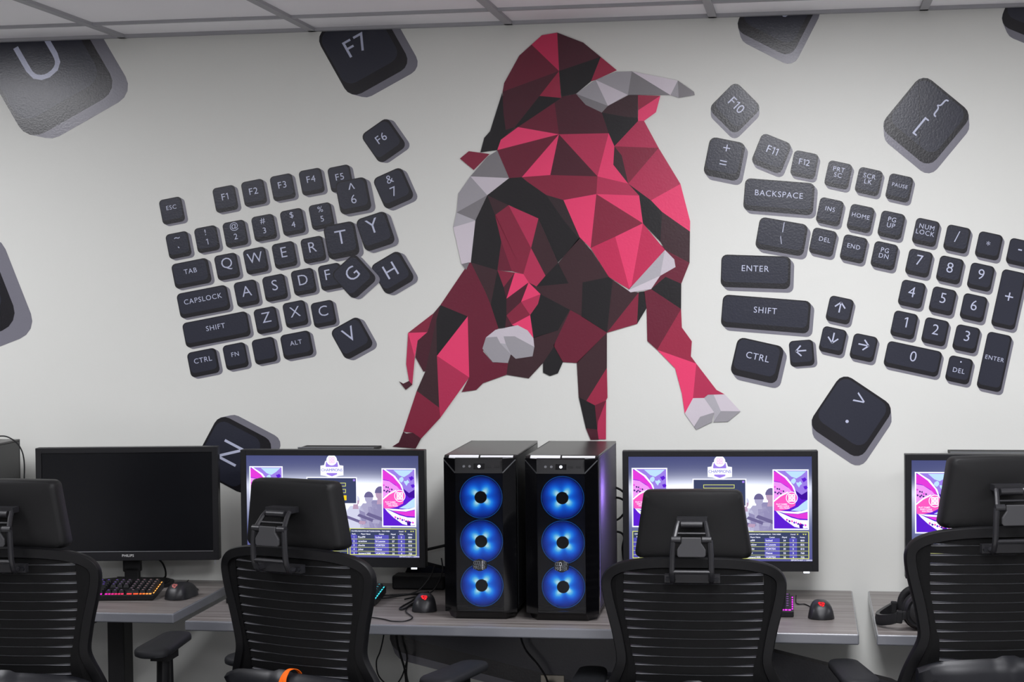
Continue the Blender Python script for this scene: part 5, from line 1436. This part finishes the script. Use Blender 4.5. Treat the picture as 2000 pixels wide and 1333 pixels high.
MB().box((0, 0, 0), (0.072, 0.005, 0.115)).build('cover_plate', M_steel, t, bevel=0.0015)
for zz in (0.025, -0.025):
    p = MB()
    p.box((-0.006, -0.02, zz), (0.026, 0.035, 0.026))
    p.build('plug', M_dark, t, bevel=0.004)
t.rotation_euler = (0, 0, 0)
cable('cable', 'black plug cable rising from the wall outlet', [(-0.768, -0.040, 0.435), (-0.775, -0.05, 0.47), (-0.80, -0.05, 0.51), (-0.84, -0.05, 0.56), (-0.86, -0.05, 0.64), (-0.86, -0.06, 0.70)], 0.003)
bx = MB().box((-0.605, -0.03, 0.41), (0.062, 0.058, 0.12)).build('junction_box', M_band, None, bevel=0.003)
tag(bx, 'grey junction box on the wall next to the outlet', 'box')

# ---------------------------------------------------------------- mesh back office chairs
LIFT = {}
def office_chair(label, loc, rz):
    t = thing('office_chair', label, 'chair', loc, rz, 'black ribbed office chairs')
    YB0 = -0.24
    def Y(x, z):
        return YB0 + 0.95 * x * x - (z - 0.80) * 0.12
    # outer band
    half = [(0, .9640), (.05, .9635), (.10, .9605), (.145, .954), (.178, .944), (.199, .930), (.2085, .912), (.2085, .890), (.2045, .865), (.197, .832), (.187, .79), (.1795, .75), (.1755, .722), (.177, .700), (.185, .676), (.196, .650), (.209, .615), (.216, .58), (.205, .545), (.17, .53)]
    half = [(x * 1.03, z) for x, z in half]
    pts = [(-x, z) for x, z in half[::-1]] + half[1:]
    path = smooth_path([(x, Y(x, z), z) for x, z in pts], 3)
    hw = 0.0135
    sec = [(-hw, -.006), (-hw * .8, -.011), (hw * .8, -.011), (hw, -.006), (hw, .008), (hw * .7, .012), (-hw * .7, .012), (-hw, .008)]
    MB().sweep(path, sec).build('back_frame', M_chair, t, smooth=40)
    # ribbed back: one sheet cut by thin slots
    slots = [.934 - .02305 * k_ for k_ in range(15)]
    hwk = [.172, .173, .173, .173, .172, .170, .166, .162, .158, .154, .1475, .1455, .146, .149, .154]
    def fw(z_):          # inner half width of the band
        hp = half[5:]
        for (xa, za), (xb, zb) in zip(hp, hp[1:]):
            if zb <= z_ <= za:
                return xa + (xb - xa) * (za - z_) / (za - zb) - 0.004
        return 0.195
    mb = MB()
    NX = 24
    def gap(x, w_):
        q = abs(x) / w_
        return .0007 + .0009 * max(0.0, min(1.0, (q - .55) / .4))
    for i in range(-1, len(slots)):
        zt = None if i < 0 else slots[i]
        zb = slots[i + 1] if i + 1 < len(slots) else .56
        rs = []
        wt = hwk[max(i, 0)]
        for j in range(NX + 1):
            f_ = -1 + 2 * j / NX
            x = f_ * wt
            if zt is None:
                top = .958 - .30 * max(0, abs(x) - .06) ** 1.6
                bev = 0.0
            else:
                top = zt - gap(x, wt)
                bev = .0014 + .0016 * max(0.0, min(1.0, (abs(f_) - .5) / .4))
            bot = zb + gap(x, wt)
            y = Y(x, zb)
            rs.append([(x, y - .004, bot), (x, y - .004, top - bev), (x, y + .004, top), (x, y + .011, top), (x, y + .011, bot)])
        n0 = len(mb.f)
        mb.rings(rs, 0)
        # the bevelled slot edges
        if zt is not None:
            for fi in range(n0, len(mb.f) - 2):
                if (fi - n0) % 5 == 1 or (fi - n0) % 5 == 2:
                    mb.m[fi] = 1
    zs = [.952, .945] + slots + [.56]
    hs_ = [.172, .172] + hwk + [.160]
    for s in (-1, 1):
        rs = []
        for z_, a in zip(zs, hs_):
            b_ = max(fw(z_), a + .004)
            rs.append([(s * a, Y(a, z_) - .004, z_), (s * (a + b_) / 2, Y((a + b_) / 2, z_) - .005, z_), (s * b_, Y(b_, z_) - .003, z_), (s * b_, Y(b_, z_) + .010, z_), (s * a, Y(a, z_) + .011, z_)])
        mb.rings(rs, 0)
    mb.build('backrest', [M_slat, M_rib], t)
    # headrest pad
    def outline(k_, dz=0.0):
        pts_ = []
        zc, hh = 1.053, .083
        for cx, cz, a0, r in ((.1065, hh - .016, 0, .016), (-.1065, hh - .016, 90, .016), (-.128, -hh + .014, 180, .014), (.128, -hh + .014, 270, .014)):
            for q in range(6):
                a = math.radians(a0 + 90 * q / 5)
                px, pz = (cx - math.copysign(r * .3, cx)) + r * math.cos(a), cz + r * math.sin(a)
                pts_.append((px, pz))
        # bow the top edge slightly
        full = []
        for q in range(len(pts_)):
            (xa, za), (xb, zb) = pts_[q], pts_[(q + 1) % len(pts_)]
            full.append((xa, za))
            if math.hypot(xb - xa, zb - za) > .05:
                for w_ in range(1, 8):
                    full.append((xa + (xb - xa) * w_ / 8, za + (zb - za) * w_ / 8))
        return [(x * 1.04 * k_, zc + (z_ + .004 * (1 - (x / .12) ** 2) * (1 if z_ > 0 else 0)) * max(1 - (1 - k_) * 1.4, k_ * .5)) for x, z_ in full]
    hm = MB()
    rs = []
    for k_, yo in ((.06, -.0285), (.30, -.0285), (.62, -.0285), (.90, -.028), (.965, -.026), (1.0, -.019), (1.01, .004), (1.0, .022), (.95, .031), (.70, .034), (.30, .034), (.06, .034)):
        rs.append([(x, YB0 + .018 + yo + 1.1 * x * x - (z_ - 1.06) * .02, z_) for x, z_ in outline(k_)])
    hm.rings(rs)
    hr = hm.build('headrest', M_head, t, smooth=35)
    # hinge carrying the headrest
    yh = YB0 - .036
    b = MB()
    b.box((0, yh + .012, 1.070), (.074, .044, .014))
    b.cyl((-.026, yh - .016, 1.062), (.026, yh - .016, 1.062), .0085, 16)
    for s in (-1, 1):
        b.tube(smooth_path([(s * .033, yh - .008, 1.066), (s * .036, yh - .022, 1.055), (s * .0405, yh - .040, 1.034), (s * .042, yh - .046, 1.029)], 3), .0062, 8)
        b.cyl((s * .026, yh - .046, 1.029), (s * .048, yh - .046, 1.029), .0085, 14)
        b.tube(smooth_path([(s * .044, yh - .046, 1.028), (s * .0465, yh - .048, .99), (s * .0475, yh - .046, .955), (s * .0475, yh - .038, .936), (s * .047, yh - .030, .927), (s * .047, yh - .008, .927)], 4), .0072, 8)
    b.tube([(-.047, yh - .046, .951), (.047, yh - .046, .951)], .0052, 8)
    b.tube([(-.038, yh - .032, 1.0425), (.038, yh - .032, 1.0425)], .0032, 8)
    b.box((0, yh - .002, .929), (.135, .018, .020))
    br = b.build('headrest_bracket', M_hinge, t, smooth=40)
    pl_ = MB()
    rs = []
    prof = [(-.024, .0), (-.024, -.014), (-.031, -.024), (-.0345, -.030), (-.0345, -.043), (-.031, -.048), (.031, -.048), (.0345, -.043), (.0345, -.030), (.031, -.024), (.024, -.014), (.024, .0)]
    pl_.rings([[(x, yh + y, 1.036 + z_) for x, z_ in prof] for y in (-.057, -.049)])
    pl_.build('hinge_plate', M_plate, br, bevel=.002)
    for s in (-1, 1):
        MB().cyl((s * .060, yh + .004, .9275), (s * .060, yh - .016, .9275), .0062, 14, 0, .005).build('bolt', M_yoke, br, smooth=40)
    # lumbar shell below the ribs
    q = MB()
    rs = []
    NJ = 28
    for j in range(NJ + 1):
        x = -.205 + .41 * j / NJ
        zt = .667 - .40 * x * x - .9 * max(0, abs(x) - .15) ** 1.5
        bot = .50 + .5 * max(0, abs(x) - .10)
        y0 = YB0 + .95 * x * x
        e = max(0.0, 1 - (abs(x) / .207) ** 8)
        rg = .006 if abs(x) < .022 else 0.0
        rs.append([(x, y0 - .012, zt - .010), (x, y0 - .018, zt), (x, y0 - .030, zt + .002 + rg), (x, y0 - .042 - rg, zt - .007), (x, y0 - .050 * (.5 + .5 * e) - rg, zt - .03), (x, y0 - .052 * (.5 + .5 * e) - rg, bot + .03), (x, y0 - .04, bot), (x, y0 - .012, bot)])
    q.rings(rs)
    yk = q.build('back_support', M_yoke, t, smooth=45)
    for s in (-1, 1):
        MB().cyl((s * .17, YB0 - .012, .605), (s * .17, YB0 - .022, .605), .011, 16).build('bolt', M_chair, yk, smooth=40)
    sp = MB()
    sp.tube(smooth_path([(0, YB0 - .035, .60), (0, YB0 - .045, .50), (0, YB0 + .02, .415), (0, YB0 + .16, .40)], 4), .024, 10)
    sp.build('back_upright', M_chair, t, smooth=50)
    # seat, arms
    st = MB()
    rs = []
    for k_, zz in ((.80, .425), (.97, .432), (1.0, .452), (.985, .480), (.93, .494), (.5, .499)):
        rs.append([(x * k_, y * k_ + .02, zz) for x, y in rrect(.49, .47, .09, 6)])
    st.rings(rs)
    st.build('seat', M_fabric, t, smooth=40)
    MB().box((0, .02, .400), (.24, .26, .045)).build('seat_mechanism', M_chair, t, bevel=.01)
    for s in (-1, 1):
        a = MB()
        a.tube(smooth_path([(s * .20, .02, .41), (s * .25, .02, .405), (s * .285, .03, .43), (s * .292, .04, .50), (s * .292, .05, .60)], 4), .017, 8)
        a.tube(smooth_path([(s * .292, .095, .47), (s * .292, .09, .60)], 2), .012, 8)
        a.box((s * .290, .065, .605), (.05, .075, .02))
        arm = a.build('armrest', M_chair, t, smooth=45)
        p = MB()
        rs = []
        for k_, zz in ((.88, .622), (.98, .625), (1.0, .631), (.98, .638), (.90, .6425), (.4, .6445)):
            rs.append([(s * .288 + x * k_ * (1 - .12 * (y / .125)), .075 + y * (1 - (1 - k_) * .4), zz - .006 * max(0, -y / .125) ** 2) for x, y in rrect(.088, .25, .034, 6)])
        p.rings(rs)
        p.build('arm_pad', M_pad, arm, smooth=50)
    # lift and base stay on the floor
    MB().cyl((0, 0, .06), (0, 0, .42), .024, 18).build('gas_lift', M_chair, t, smooth=40)
    for i in range(5):
        an = 2 * PI * i / 5 + .3
        leg = MB().tube([(0.02 * math.cos(an), .02 * math.sin(an), .10), (.16 * math.cos(an), .16 * math.sin(an), .085), (.31 * math.cos(an), .31 * math.sin(an), .065)], [.028, .022, .016], 8)
        lo = leg.build('base_leg', M_chair, t, smooth=50)
        w = MB()
        cx, cy = .31 * math.cos(an), .31 * math.sin(an)
        tx, ty = -math.sin(an), math.cos(an)
        for o_ in (-.012, .012):
            w.cyl((cx + math.cos(an) * (o_ - .006), cy + math.sin(an) * (o_ - .006), .028), (cx + math.cos(an) * (o_ + .006), cy + math.sin(an) * (o_ + .006), .028), .028, 16)
        w.cyl((cx, cy, .04), (cx, cy, .07), .006, 8)
        w.build('caster', M_rubber, lo, smooth=40)
    return t
def place(bx_, by_, rz):
    """floor point of a chair whose upper back centre is at bx_, by_"""
    c, s = math.cos(rz), math.sin(rz)
    oy = -.262
    return (bx_ - (-s * oy), by_ - c * oy, 0)
def raise_chair(t, dz):
    for ch in t.children:
        n = ch.name.split('.')[0]
        if n not in ('gas_lift', 'base_leg'):
            ch.location.z += dz
R3 = math.radians(1.5)
c3 = office_chair('black ribbed office chair facing the lit monitor right of the towers', place(-.276, -.960, R3), R3)
R1_ = math.radians(0.5)
c1 = copy_thing(c3, place(-1.947, -1.226, R1_), R1_, 'black ribbed office chair cut by the left edge, facing the switched-off monitor')
R2_ = math.radians(-19)
P2 = (-1.267, -1.114)
c2 = copy_thing(c3, place(*P2, R2_), R2_, 'black ribbed office chair with an orange ribbon over its lower back')
R4_ = math.radians(12)
c4 = copy_thing(c3, place(.464, -1.045, R4_), R4_, 'raised black ribbed office chair cut by the right edge, before the headset')
raise_chair(c1, .043)
raise_chair(c2, .036)
raise_chair(c4, .096)
def set_arms(t, dz):
    for ch in t.children:
        if ch.name.split('.')[0] == 'armrest':
            ch.location.z += dz
set_arms(c1, .045)
set_arms(c2, -.006)
[ch for ch in c2.children if ch.name.split('.')[0] == 'armrest'][0].location.x -= .032
set_arms(c3, -.035)
[ch for ch in c3.children if ch.name.split('.')[0] == 'armrest'][1].location.z -= .045
set_arms(c4, -.065)

# orange ribbon looped over the lower back of the second chair
c_, s_ = math.cos(R2_), math.sin(R2_)
bl = place(*P2, R2_)
def loc2(x, y, z_):
    return Vector((bl[0] + c_ * x - s_ * y, bl[1] + s_ * x + c_ * y, z_ + .036))
rb = thing('ribbon', 'orange ribbon looped over the lower back of the office chair', 'ribbon', loc2(.02, -.30, .60))
base = Vector(rb.location)
def strap(pts, w, nm):
    m = MB()
    P = smooth_path([loc2(*p) - base for p in pts], 5)
    ax = Vector((c_, s_, 0))
    rs = []
    for i, p in enumerate(P):
        tn = (P[min(i + 1, len(P) - 1)] - P[max(i - 1, 0)]).normalized()
        sd = (ax - tn * ax.dot(tn)).normalized()
        nn = tn.cross(sd)
        rs.append([p + sd * a + nn * b_ for a, b_ in ((-w / 2, -.0006), (w / 2, -.0006), (w / 2, .0006), (-w / 2, .0006))])
    m.rings(rs)
    m.build(nm, M_orange, rb, smooth=30)
strap([(.034, -.245, .655), (.033, -.252, .669), (.028, -.266, .6785), (.021, -.281, .677), (.012, -.292, .662), (.006, -.2985, .635), (.003, -.301, .58)], .0105, 'strap')
strap([(.021, -.2815, .6765), (.020, -.294, .660), (.022, -.2995, .635), (.025, -.302, .58)], .0095, 'strap')
